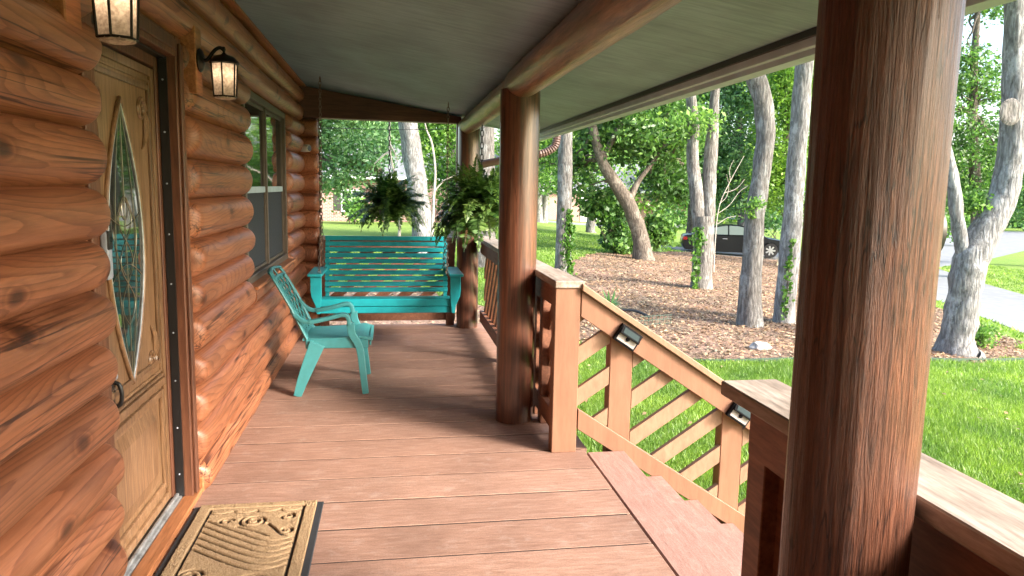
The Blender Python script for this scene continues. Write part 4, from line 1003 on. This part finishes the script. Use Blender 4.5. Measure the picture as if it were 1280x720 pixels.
def pc(u, v, Y, rx, rz, ry=None):     # crown from pixel centre and pixel radii
    p = at(u, v, Y); return (p.x, p.y, p.z), (rx*pxm(Y), (ry if ry else rx*pxm(Y)*.8), rz*pxm(Y))

def hi(u, v, Y, r, n=90, per=34, leaf=.17):      # crown above the frame of a foreground tree
    p = at(u, v, Y); return ((p.x, p.y, p.z), (r, r, r*.75), n, per, leaf, .55)
o, Q = tree('tree', 'straight grey trunk just right of the middle post with ivy up one side', 17.5, [[(703, 347, 20), (704, 300, 19), (706, 240, 19), (707, 165, 18), (708, 60, 17), (709, -60, 16), (712, -180, 12), (714, -260, 7)]], 'bark', [hi(712, -200, 17.5, 3.0)], seed=1); crown(o, Q, 'leaf_mid')
o, Q = tree('tree', 'leaning brown tree with forked limbs and dark crown over a bush on the mulch edge', 24, [[(804, 325, 25), (801, 300, 22), (794, 275, 20), (783, 250, 18), (766, 225, 16), (752, 200, 13), (742, 165, 11), (735, 130, 9), (726, 95, 7)], [(784, 256, 11), (797, 228, 7), (814, 205, 6), (832, 176, 5), (846, 140, 4)], [(752, 200, 10), (770, 165, 7), (790, 130, 5)]], 'barkbrown',
            [(*pc(805, 160, 24.6, 84, 46), 150, 70, .18, .62), (*pc(760, 120, 26, 60, 40), 60, 60, .19, .6), (*pc(840, 215, 26, 36, 38), 60, 60, .18, .55), (*pc(715, 215, 25, 30, 35), 25, 45, .18, .5)], seed=2, limbs=7); crown(o, Q, 'leaf_dark')
o, Q = tree('tree', 'grey tree forking into two upright trunks in front of the black car boot', 16.2, [[(876, 364, 28), (877, 335, 27), (879, 305, 27), (880, 270, 27)], [(874, 285, 17), (871, 245, 17), (866, 200, 15), (867, 160, 15), (863, 110, 13), (860, 60, 12), (855, -40, 10), (850, -140, 6)], [(884, 285, 18), (886, 245, 18), (888, 200, 17), (891, 165, 14), (893, 130, 12), (896, 80, 11), (902, -20, 9), (908, -120, 6)]], 'bark',
            [hi(880, -160, 16.2, 2.8), (*pc(868, 155, 16, 30, 16), 9, 45, .13, .3)], seed=3); crown(o, Q, 'leaf_mid')
o, Q = tree('tree', 'grey tree bending back at the top, standing left of a straighter trunk', 11.24, [[(937, 410, 32), (938, 370, 29), (941, 320, 27), (944, 270, 26), (952, 215, 24), (957, 170, 24), (954, 130, 24), (945, 98, 24), (934, 72, 23), (918, 30, 21), (905, -60, 18), (900, -180, 14)]], 'bark',
            [hi(900, -240, 11.24, 2.3), (*pc(940, 258, 11.1, 12, 14), 6, 40, .07, .12)], seed=4); crown(o, Q, 'leaf_mid')
o, Q = tree('tree', 'straight grey trunk half hidden behind the nearest log post', 11.7, [[(979, 408, 28), (984, 350, 26), (990, 280, 25), (996, 200, 24), (1002, 120, 23), (1006, 70, 22), (1012, -50, 20), (1018, -200, 15), (1022, -300, 9)]], 'barkpale',
            [hi(1018, -260, 11.7, 2.3)], seed=5); crown(o, Q, 'leaf_mid')
o, Q = tree('tree', 'big grey tree with low fork and thick bending limb at the right by the drive', 9.57, [[(1192, 446, 52), (1198, 415, 46), (1203, 385, 44), (1208, 350, 44), (1214, 322, 46), (1232, 287, 42), (1252, 250, 38), (1262, 210, 36), (1267, 160, 34), (1268, 100, 30), (1269, 40, 28), (1272, -60, 25), (1276, -200, 18)], [(1208, 330, 22), (1201, 300, 19), (1196, 270, 18), (1192, 230, 17), (1183, 190, 15), (1170, 140, 13), (1155, 60, 10), (1140, -40, 7)]], 'barkpale',
            [hi(1268, -230, 9.57, 2.2), hi(1140, -90, 9.7, 1.3, 30), (*pc(1213, 256, 9.7, 18, 13), 14, 40, .075, .14)], seed=6, limbs=4); crown(o, Q, 'leaf_mid')
MB().lathe([(.17, 0), (.19, -.02), (.15, -.05), (.09, -.045), (.05, -.03)], tuple(at(1262, 140, 9.40)), 16, 'y').build('branch_scar', 'bark', o, smooth=True)
o, Q = tree('tree', 'pale white barked trunk seen behind the swing between the two ferns', 24, [[(529, 305, 26), (527, 280, 26), (522, 240, 25), (516, 195, 24), (510, 155, 24), (505, 110, 23), (498, 0, 21), (492, -120, 17), (488, -200, 10)]], 'barkpale',
            [hi(490, -170, 24, 3.6)], seed=7); crown(o, Q, 'leaf_mid')
o, Q = tree('tree', 'brown grey trunk showing between the far and middle log posts', 20, [[(604, 300, 29), (604, 240, 28), (605, 180, 27), (606, 80, 25), (608, -60, 21), (610, -160, 14)]], 'bark', [hi(608, -160, 20, 3.0)], seed=8); crown(o, Q, 'leaf_mid')
o, Q = tree('tree', 'pale twin stemmed tree standing in front of the far brick house', 55, [[(674, 281, 11), (674, 262, 9), (672, 235, 8), (668, 200, 6)], [(681, 280, 9), (681, 262, 8), (684, 235, 7), (690, 200, 5)]], 'barkpale', [(*pc(676, 205, 55, 42, 36), 60, 45, .34, 1.2)], seed=9); crown(o, Q, 'leaf_mid')

BG = [  # label, trunk u, base v, Y, crowns (u, v, rx, rz), leaf material, density
    ('broad leafy oak filling the view left of the pale trunk over the swing', 384, 300, 27, [(436, 172, 52, 56), (395, 120, 60, 60), (415, 226, 28, 18)], 'leaf_blue', 1.0),
    ('green tree right of the pale trunk behind the hanging ferns', 566, 296, 31, [(560, 180, 42, 58), (590, 235, 36, 40), (545, 120, 50, 50)], 'leaf_mid', 1.0),
    ('tall dark tree far behind the pale trunk over the lawn', 488, 276, 52, [(480, 175, 60, 60), (540, 210, 40, 45)], 'leaf_dark', .9),
    ('green tree standing beyond the grey trunk beside the brick house', 738, 284, 44, [(735, 190, 40, 45), (700, 160, 45, 40), (648, 190, 30, 50)], 'leaf_mid', .9),
    ('tall dark leafy tree directly behind the forked grey trunks', 862, 296, 36, [(865, 180, 50, 75), (850, 100, 60, 50), (905, 225, 36, 45)], 'leaf_mid', 1.0),
    ('dense blue green tree behind the black car and bending trunk', 925, 300, 34, [(925, 170, 42, 80), (940, 90, 60, 50), (915, 245, 32, 22)], 'leaf_blue', 1.0),
    ('sunlit lime green tree behind the bending trunk and its neighbour', 985, 318, 26, [(985, 160, 36, 90), (1005, 90, 50, 60), (975, 235, 26, 30)], 'leaf_lime', 1.0),
    ('wide green tree hidden mostly behind the nearest log post', 1090, 318, 30, [(1085, 170, 70, 90), (1060, 90, 70, 60), (1050, 250, 34, 30)], 'leaf_mid', .7),
    ('dark green tree filling the gap left of the big forked tree', 1218, 318, 24, [(1215, 215, 42, 62), (1205, 90, 30, 40), (1180, 160, 36, 60), (1245, 170, 26, 40), (1228, 8, 40, 24), (1240, 105, 24, 34)], 'leaf_dark', .75),
    ('green tree at the right edge beyond the curve of the drive', 1300, 325, 28, [(1300, 200, 50, 70), (1330, 120, 60, 60), (1290, 255, 30, 26)], 'leaf_blue', .9),
    ('bright tree far across the street behind the parked car roof', 890, 286, 66, [(895, 235, 60, 40), (960, 240, 50, 36), (820, 235, 50, 38)], 'leaf_lime', .9),
]
for i, (lab, u, v, Y, crs, lm, den) in enumerate(BG):
    cr = []
    for (cu, cv, rx, rz) in crs:
        c, rad = pc(cu, cv, Y, rx, rz); area = rad[0]*rad[2]
        lf = max(.15, .0058*Y); ncl = int(min(200, max(22, 110*rx*rz/2400*den)))
        cr.append((c, rad, ncl, int(54*den), lf, .028*Y))
    tv = min(c[1] for c in crs)
    ex = [[(384, 212, 12), (412, 200, 11), (442, 204, 10), (468, 211, 10), (477, 213, 9)]] if i == 0 else []
    o, Q = tree('tree', lab, Y, [[(u, v, 20*22/Y), (u+3, v-40, 17*22/Y), (u-2, (v-40+tv)/2, 13*22/Y), (u+4, tv, 8*22/Y)]]+ex, 'bark' if i % 2 else 'barkbrown', cr, 'trees beyond the lawn', seed=40+i, limbs=6)
    crown(o, Q, lm)
# bare pale twigs and a cut limb on the tree by the swing
def pxtube(mb, path, Y, n=7): px_trunk(mb, path, Y, 3, n)
o = thing('bare_tree', 'thin bare pale branches hanging in front of the leaves left of the white trunk', 'tree', (at(497, 297, 22).x, 22, gz(0)))
mb = MB(); pxtube(mb, [(499, 298, 4), (500, 250, 3.2), (489, 200, 2.6), (487, 170, 2.2), (488, 120, 1.6)], 22); pxtube(mb, [(489, 188, 2.4), (478, 195, 2), (468, 205, 1.4)], 22); pxtube(mb, [(487, 180, 2.2), (493, 190, 1.8), (497, 202, 1.2)], 22)
mb.build('trunk', 'twig', o, smooth=True)
o = thing('bare_tree', 'slender bare pale stem with crooked twigs right of the white trunk', 'tree', (at(540, 297, 23).x, 23, gz(0)))
mb = MB(); pxtube(mb, [(540, 300, 4), (542, 250, 3.4), (544, 215, 3), (540, 180, 2.6), (532, 158, 2), (528, 120, 1.6)], 23); pxtube(mb, [(542, 240, 2.4), (556, 225, 2), (572, 218, 1.6), (584, 210, 1)], 23)
mb.build('trunk', 'twig', o, smooth=True)
o = thing('bare_tree', 'tangle of thin bare twigs behind the forked and bending grey trunks', 'tree', (at(912, 330, 19).x, 19, gz(at(912, 330, 19).x)))
mb = MB(); pxtube(mb, [(892, 340, 2), (894, 300, 1.6), (899, 258, 1.3), (913, 226, 1.1), (930, 195, .8)], 19)
for tw in ([(896, 268, 1), (912, 256, .9), (924, 240, .7), (935, 232, .5)], [(899, 255, 1), (908, 246, .8), (911, 232, .6), (908, 218, .5)], [(906, 241, .9), (920, 236, .8), (931, 224, .5)], [(913, 226, .8), (912, 212, .7), (917, 200, .5)], [(897, 280, 1), (910, 272, .8), (926, 270, .5)]): pxtube(mb, tw, 19)

mb.build('trunk', 'twig', o, smooth=True)

# shrub under the leaning tree
def shrub(name, label, u, v, Y, crs, mat, leaf, per=50, clr=.3, ncl=40, cat='bush', wr=.6):
    p = at(u, v, Y); o = thing(name, label, cat, (p.x, Y, gz(p.x))); mb = MB(); Q = []
    for (cu, cv, rx, rz) in crs:
        c, rad = pc(cu, cv, Y, rx, rz); q, cc = cloud(c, rad, ncl, per, leaf, clr, None, wr, cut=gz(c[0])+.02); Q.append(q)
        for k in range(5): limb_to(mb, (p.x+random.uniform(-.15, .15), Y, gz(p.x)-.03), cc[k], .025, .006, k+int(cu))
    mb.build('stems', 'barkbrown', o); rawquads('foliage', np.concatenate(Q), mat, o); return o
shrub('bush', 'dark glossy leafed bush growing around the foot of the leaning brown tree', 772, 322, 26, [(768, 264, 28, 30), (748, 254, 20, 22), (822, 290, 13, 22), (776, 304, 18, 14)], 'leaf_dark', .18, 50, .3, 40)
BUSH = [('rounded green bush under the house window at far left', 440, 284, 42, [(452, 262, 14, 15)], 'leaf_mid'),
        ('low hedge beside the street right of the leaning tree', 845, 290, 56, [(845, 272, 26, 12)], 'leaf_dark'),
        ('blue green palmetto like bush behind the front of the car', 968, 300, 38, [(966, 272, 16, 20)], 'leaf_blue'),
        ('loose bush at the far side of the drive below the dark tree', 1200, 308, 40, [(1195, 285, 26, 22)], 'leaf_mid'),
        ('small weedy bush at the foot of the big forked tree', 1228, 425, 10.2, [(1228, 418, 12, 10)], 'leaf_mid')]
for lab, u, v, Y, crs, mt in BUSH: shrub('bush', lab, u, v, Y, crs, mt, max(.055, .0052*Y), 40, .03*Y*.5, 26)
# spiky plant by the stair rail
pl_ = at(762, 392, 12.5); o = thing('spiky_plant', 'small grey green spiky plant in mulch behind the upper stair rail', 'plant', (pl_.x, 12.5, gz(pl_.x)))
mb = MB()
for k in range(34):
    a = random.uniform(0, 2*pi); e = random.uniform(.25, 1.3); l_ = random.uniform(.3, .5); b = Vector((pl_.x, 12.5, gz(pl_.x)+.03)); d = Vector((cos(a)*cos(e), sin(a)*cos(e), sin(e))); s = Vector((-sin(a), cos(a), 0))*.02
    mb.add([b-s*.5, b+s*.5, b+d*l_*.55+s, b+d*l_*.55-s, b+d*l_-Vector((0, 0, .05))], [(0, 1, 2, 3), (3, 2, 4)])
mb.build('leaves', 'leaf_blue', o)
# ivy
def ivy(label, pts, Y, rad, n, leaf):
    p0 = at(pts[-1][0], pts[-1][1], Y); o = thing('ivy', label, 'ivy', (p0.x, Y, gz(p0.x))); C = []; vine = MB(); vp = []
    for i in range(n):
        q = RNG.uniform(0, len(pts)-1); k = min(int(q), len(pts)-2); f = q-k; u = pts[k][0]*(1-f)+pts[k+1][0]*f; v = pts[k][1]*(1-f)+pts[k+1][1]*f
        w = pts[k][2]*(1-f)+pts[k+1][2]*f
        p = at(u+RNG.normal()*w*.5, v, Y-rad-RNG.uniform(0, .06)); C.append(tuple(p))
    vine.tube([at(u, v, Y-rad) for u, v, w in pts], .012, 5).build('vine', 'barkbrown', o)
    rawquads('leaves', quads(np.array(C), leaf, .85, droop=.6), 'ivy', o)
ivy('bright ivy climbing the right side of the straight grey trunk by middle post', [(711, 262, 4), (712, 290, 7), (710, 320, 9), (709, 346, 10)], 17.5, .14, 420, .11)
ivy('ivy clump growing halfway up and down the forked grey trunk', [(874, 285, 8), (872, 300, 11), (870, 325, 5), (870, 362, 6)], 16.2, .2, 210, .10)
ivy('ivy patch on the lower right of the trunk behind the nearest post', [(990, 300, 4), (985, 350, 6), (981, 400, 9)], 11.7, .16, 130, .075)
# edging, stone, stake, small fence
e = thing('lawn_edging', 'low dark green plastic edging between front lawn and mulch bed', 'edging', (6.5, 8.9, gz(6.5)))
ep = [(3.6, 8.9), (3.95, 8.62), (5.5, 8.72), (7, 8.86), (8.3, 9.02), (9.5, 9.42), (10.3, 10.3)]
sp = smoothpath(ep, 6); mb = MB()
for (x0, y0), (x1, y1) in zip(sp[:-1], sp[1:]):
    mb.hexa([(x0, y0, gz(x0)-.03), (x1, y1, gz(x1)-.03), (x1, y1+.02, gz(x1)-.03), (x0, y0+.02, gz(x0)-.03), (x0, y0, gz(x0)+.05), (x1, y1, gz(x1)+.05), (x1, y1+.02, gz(x1)+.05), (x0, y0+.02, gz(x0)+.05)])
mb.build('strip', 'edging', e)
def rock(c, r, label, seed):
    bm = bmesh.new(); bmesh.ops.create_icosphere(bm, subdivisions=3, radius=1)
    for v in bm.verts: v.co = Vector((v.co.x*r*1.3, v.co.y*r, v.co.z*r*.8))*(1+.35*noise.noise(v.co*1.6+Vector((seed, 0, 0))))
    me = bpy.data.meshes.new('rock'); bm.to_mesh(me); bm.free(); me.materials.append(M['rock']); o = bpy.data.objects.new('rock', me); o.location = c; col.objects.link(o); tag(o, label, 'rock')
rock((5.05, 9.35, gz(5)+.045), .105, 'pale stone lying in the mulch near the lawn edging', 2)
s0 = at(971, 326, 27); s1 = at(981, 292, 27); gzs = gz(s0.x)
stk = MB().tube([(s0.x, 27, gzs-.1), (s1.x, 27, s1.z)], .035, 6).build('stake', 'stake', loc=(s0.x, 27, gzs)); tag(stk, 'slim pale wooden stake leaning by the front of the black car', 'stake')
q = at(822, 407, 11.1); gf_ = thing('border_fence', 'little dark green wire border fence in the mulch behind the stair rail', 'garden fence', (q.x, 11.1, gz(q.x))); mb = MB()
for k in range(9): mb.tube([(q.x-.28+.07*k, 11.1+.02*k, gz(q.x)), (q.x-.28+.07*k, 11.1+.02*k, gz(q.x)+.17)], .005, 5)
for zz in (.03, .1, .165): mb.tube([(q.x-.29, 11.1, gz(q.x)+zz), (q.x+.29, 11.26, gz(q.x)+zz)], .006, 5)
mb.build('wire', 'edging', gf_)
hs = [at(780, 383, 12), at(790, 384, 12), at(797, 388, 12), at(800, 394, 12)]
ho = thing('hose', 'short curve of black hose lying in the mulch', 'hose', (hs[1].x, 12, gz(hs[1].x)))
MB().tube(smoothpath([(p.x-.25+.1*i, 12.1-.12*i*i*.4, gz(p.x)+.05+.07*sin(i*1.0)) for i, p in enumerate(hs)], 5), .025, 7).build('pipe', 'rubber', ho, smooth=True)
cb = thing('cable', 'thin dark overhead cable crossing above the lawn behind the swing', 'cable', (0, 15, 3))
MB().tube(smoothpath([at(250, 160, 15), at(400, 160, 15), at(500, 162, 15), at(580, 160, 15), at(760, 150, 15)], 5), .006, 5).build('wire', 'black', cb)

# ------------------------------------------------------------------ far houses and wood
def brick_house(name, label, x0, x1, Y, dep, zb, h, wins, roofh, extra=None):
    o = thing(name, label, 'house', ((x0+x1)/2, Y, zb))
    MB().box(x0, x1, Y, Y+dep, zb-.3, zb+h).build('wall', 'brick', o)
    MB().prism([(Y-.5, zb+h-.05), (Y+dep+.5, zb+h-.05), (Y+dep/2, zb+h+roofh)], lambda a, b, d: (d, a, b), x0-.5, x1+.5).build('roof', 'groof', o)
    MB().box(x0-.5, x1+.5, Y-.56, Y-.505, zb+h-.2, zb+h-.03).build('fascia', 'garage', o)
    for (wx, wz, ww, wh) in wins:
        w = MB().box(wx, wx+ww, Y-.02, Y+.02, wz, wz+wh).build('window', 'glass', o)
        f = MB(); t = .07
        f.box(wx-t, wx, Y-.05, Y-.001, wz-t, wz+wh+t).box(wx+ww, wx+ww+t, Y-.05, Y-.001, wz-t, wz+wh+t).box(wx, wx+ww, Y-.049, Y-.001, wz+wh, wz+wh+t).box(wx-t, wx+ww+t, Y-.09, Y-.0015, wz-t-.06, wz-t).box(wx+ww/2-.03, wx+ww/2+.03, Y-.045, Y-.022, wz, wz+wh).box(wx, wx+ww, Y-.044, Y-.023, wz+wh*.5, wz+wh*.5+.05)
        f.build('frame', 'garage', w)
        MB().box(wx-t-.42, wx-t-.01, Y-.04, Y-.001, wz-.05, wz+wh+.05).build('shutter', 'shutter', o)
    return o
b0 = at(423, 277, 45)
brick_house('brick_house', 'red brick bungalow with white trimmed window across the lawn behind the swing', -8, 7, 45, 8, -.65, 2.7, [(at(428, 255, 45).x, .05, 1.1, 1.1), (at(470, 255, 45).x+1.4, .05, 1.1, 1.1)], 2.2)
xh = at(683, 260, 66).x
h2 = brick_house('brick_house', 'brick house with grey roof and white garage door right of the middle post', xh, xh+14, 66, 9, gz(xh+3), 2.9, [(xh+6.6, gz(xh+3)+.9, 1.2, 1.1)], 2.6)
MB().box(xh+3.2, xh+5.8, 65.93, 65.995, gz(xh+3), gz(xh+3)+2.2).build('garage_door', 'garage', h2)
h3x = at(950, 275, 72).x
h3 = thing('pale_house', 'pale painted house glimpsed between trees behind the front of the car', 'house', (h3x+4, 72, gz(h3x)))
MB().box(h3x, h3x+11, 72, 80, gz(h3x)-.3, gz(h3x)+3.0).build('wall', 'garage', h3)
MB().prism([(71.5, gz(h3x)+2.95), (80.5, gz(h3x)+2.95), (76, gz(h3x)+5.2)], lambda a, b, d: (d, a, b), h3x-.5, h3x+11.5).build('roof', 'groof', h3)
for k in range(3): MB().box(h3x+1.2+3.2*k, h3x+2.5+3.2*k, 71.96, 71.998, gz(h3x)+.9, gz(h3x)+2.1).build('window', 'glass', h3)
Q = []
for k in range(46):
    az = radians(-24+k*1.75); D = random.uniform(80, 100); hgt = random.uniform(2.8, 5); c = (D*sin(az), D*cos(az), -1.2+hgt*.75)
    q, _ = cloud(c, (4.2, 3.5, hgt), 26, 42, .62, 1.7, None); Q.append(q)
tag(rawquads('woods', np.concatenate(Q), 'leaf_dark'), 'far belt of dark green woods behind the houses', 'woods', kind='stuff')

# ------------------------------------------------------------------ car
car = thing('parked_car', 'black four door car parked on the drive beyond the forked tree', 'car', (0, 0, 0))
org[car.name] = Vector((0, 0, 0))
W2 = .9
def sec(prof, w_of):   # loft side profile with width by height
    return prof
low = [(-2.38, .42), (-2.40, .62), (-2.37, .80), (-2.30, .90), (-1.72, .955), (-1.0, .935), (.75, .925), (1.3, .87), (1.95, .77), (2.25, .66), (2.36, .52), (2.36, .36), (2.26, .24)]
def arch(cx): return [(cx+.37*cos(pi*k/8), .32+.37*sin(pi*k/8)) for k in range(9)]
poly = low+[(1.82, .22)]+[p for p in arch(1.43) if p[1] > .25]+[(1.04, .20), (-.97, .20)]+[p for p in arch(-1.36) if p[1] > .25]+[(-1.75, .22), (-2.28, .28)]
mb = MB(); n = len(poly)
vs = []
for yy, ins in ((-W2, .06), (-W2+.07, 0), (W2-.07, 0), (W2, .06)):
    for (a, b) in poly: vs.append((a*(1-ins*.25), yy*(1-.05*max(0, b-.75)/.25), b-ins*.25 if b > .7 else b))
mb.add(vs, [tuple(range(n-1, -1, -1)), tuple(3*n+i for i in range(n))]+[(k*n+i, k*n+(i+1) % n, (k+1)*n+(i+1) % n, (k+1)*n+i) for k in range(3) for i in range(n)])
mb.build('body', 'carpaint', car, smooth=True)
cab = [(-1.92, .93), (-1.45, 1.16), (-1.0, 1.335), (-.5, 1.415), (.0, 1.41), (.40, 1.335), (.85, 1.11), (1.32, .86)]
vs = []; n = len(cab)
for yy, f in ((-.84, 0), (.84, 0)):
    for (a, b) in cab: vs.append((a, (yy/abs(yy))*(.84-.24*max(0, (b-.95))/.49), b))
MB().add(vs, [tuple(range(n-1, -1, -1)), tuple(n+i for i in range(n))]+[(i, (i+1) % n, n+(i+1) % n, n+i) for i in range(n)]).build('cabin', 'carpaint', car, bevel=.02, seg=2)
def sidey(b): return .84-.24*max(0, (b-.95))/.49
for sg in (-1, 1):
    for pg in ([(-1.38, .985), (-.98, 1.28), (-.52, 1.365), (-.42, 1.368), (-.42, .975)], [(-.36, .975), (-.36, 1.37), (.0, 1.365), (.37, 1.29), (.95, .985)]):
        MB().add([(a, sg*(sidey(b)+.004), b) for a, b in pg]+[(a, sg*(sidey(b)-.02), b) for a, b in pg], [tuple(range(5)), tuple(range(9, 4, -1))]+[(i, (i+1) % 5, 5+(i+1) % 5, 5+i) for i in range(5)]).build('side_window', 'carglass', car)
    MB().box(-2.37, -2.2, sg*.84-.06, sg*.84+.06, .70, .84).build('tail_light', 'redlens', car, bevel=.01)
    MB().box(2.08, 2.3, sg*.72-.12, sg*.72+.12, .56, .67).build('headlight', 'clearlens', car, bevel=.02)
    MB().box(.72, .88, sg*.98-.09, sg*.98+.09, .93, 1.05).build('mirror', 'carpaint', car, bevel=.03, seg=2)
    for x in (-.55, .35): MB().box(x-.1, x+.1, sg*.895-.012, sg*.895+.012, .78, .81).build('door_handle', 'rim', car, bevel=.004)
    for x in (-1.36, 1.43):
        t = MB().lathe([(.21, -.10), (.31, -.10), (.325, -.07), (.325, .07), (.31, .10), (.21, .10)], (x, sg*.80, .325), 24, 'y').build('wheel', 'tyre', car, smooth=True)
        r = MB(); r.lathe([(.215, -.08), (.215, .08)], (x, sg*.80, .325), 24, 'y')
        for k in range(7):
            a = 2*pi*k/7; R = Matrix.Rotation(a, 3, 'Y'); r.obox(Vector((x, sg*.895, .325))+R @ Vector((.11, 0, 0)), R, .10, .012, .034)
        r.lathe([(.05, -.125), (.05, .125)], (x, sg*.80, .325), 14, 'y'); r.build('rim', 'rim', t)
MB().add([(.46, -.62, 1.325), (1.27, -.77, .905), (1.27, .77, .905), (.46, .62, 1.325), (.44, -.62, 1.30), (1.25, -.77, .88), (1.25, .77, .88), (.44, .62, 1.30)], [(0, 1, 2, 3), (7, 6, 5, 4), (0, 4, 5, 1), (1, 5, 6, 2), (2, 6, 7, 3), (3, 7, 4, 0)]).build('windscreen', 'carglass', car)
cA, cB = at(851, 318, 32.5), at(985, 324, 31.0); cc = (cA+cB)/2
car.location = (cc.x, cc.y, gz(cc.x)); car.rotation_euler = (0, 0, atan2(cB.y-cA.y, cB.x-cA.x)); car.scale = (1.0, 1.0, 1.0)

# ------------------------------------------------------------------ light
EL, AZ = radians(28), radians(128)       # azimuth from +Y towards +X
w = bpy.data.worlds.new('World'); sc.world = w; w.use_nodes = True; nt = w.node_tree
bg = nt.nodes['Background']; sky = nt.nodes.new('ShaderNodeTexSky'); sky.sky_type = 'NISHITA'; sky.sun_disc = False
sky.sun_elevation = EL; sky.sun_rotation = AZ; sky.air_density = 1.0; sky.dust_density = 3.0; sky.ozone_density = 1.0
nt.links.new(sky.outputs[0], bg.inputs[0]); bg.inputs[1].default_value = .15
ld = bpy.data.lights.new('sun', 'SUN'); ld.energy = 2.6; ld.angle = radians(15); ld.color = (1, .93, .82)
lo = bpy.data.objects.new('sun', ld); col.objects.link(lo)
d = Vector((sin(AZ)*cos(EL), cos(AZ)*cos(EL), sin(EL))); lo.rotation_euler = d.to_track_quat('Z', 'Y').to_euler()
vs_ = sc.view_settings; vs_.view_transform = 'Standard'; vs_.look = 'None'; vs_.gamma = 1; vs_.exposure = 2.2; vs_.use_curve_mapping = False
sc.render.engine = 'CYCLES'; sc.cycles.use_denoising = True
sc.cycles.max_bounces = 8; sc.cycles.diffuse_bounces = 5; sc.cycles.transparent_max_bounces = 8
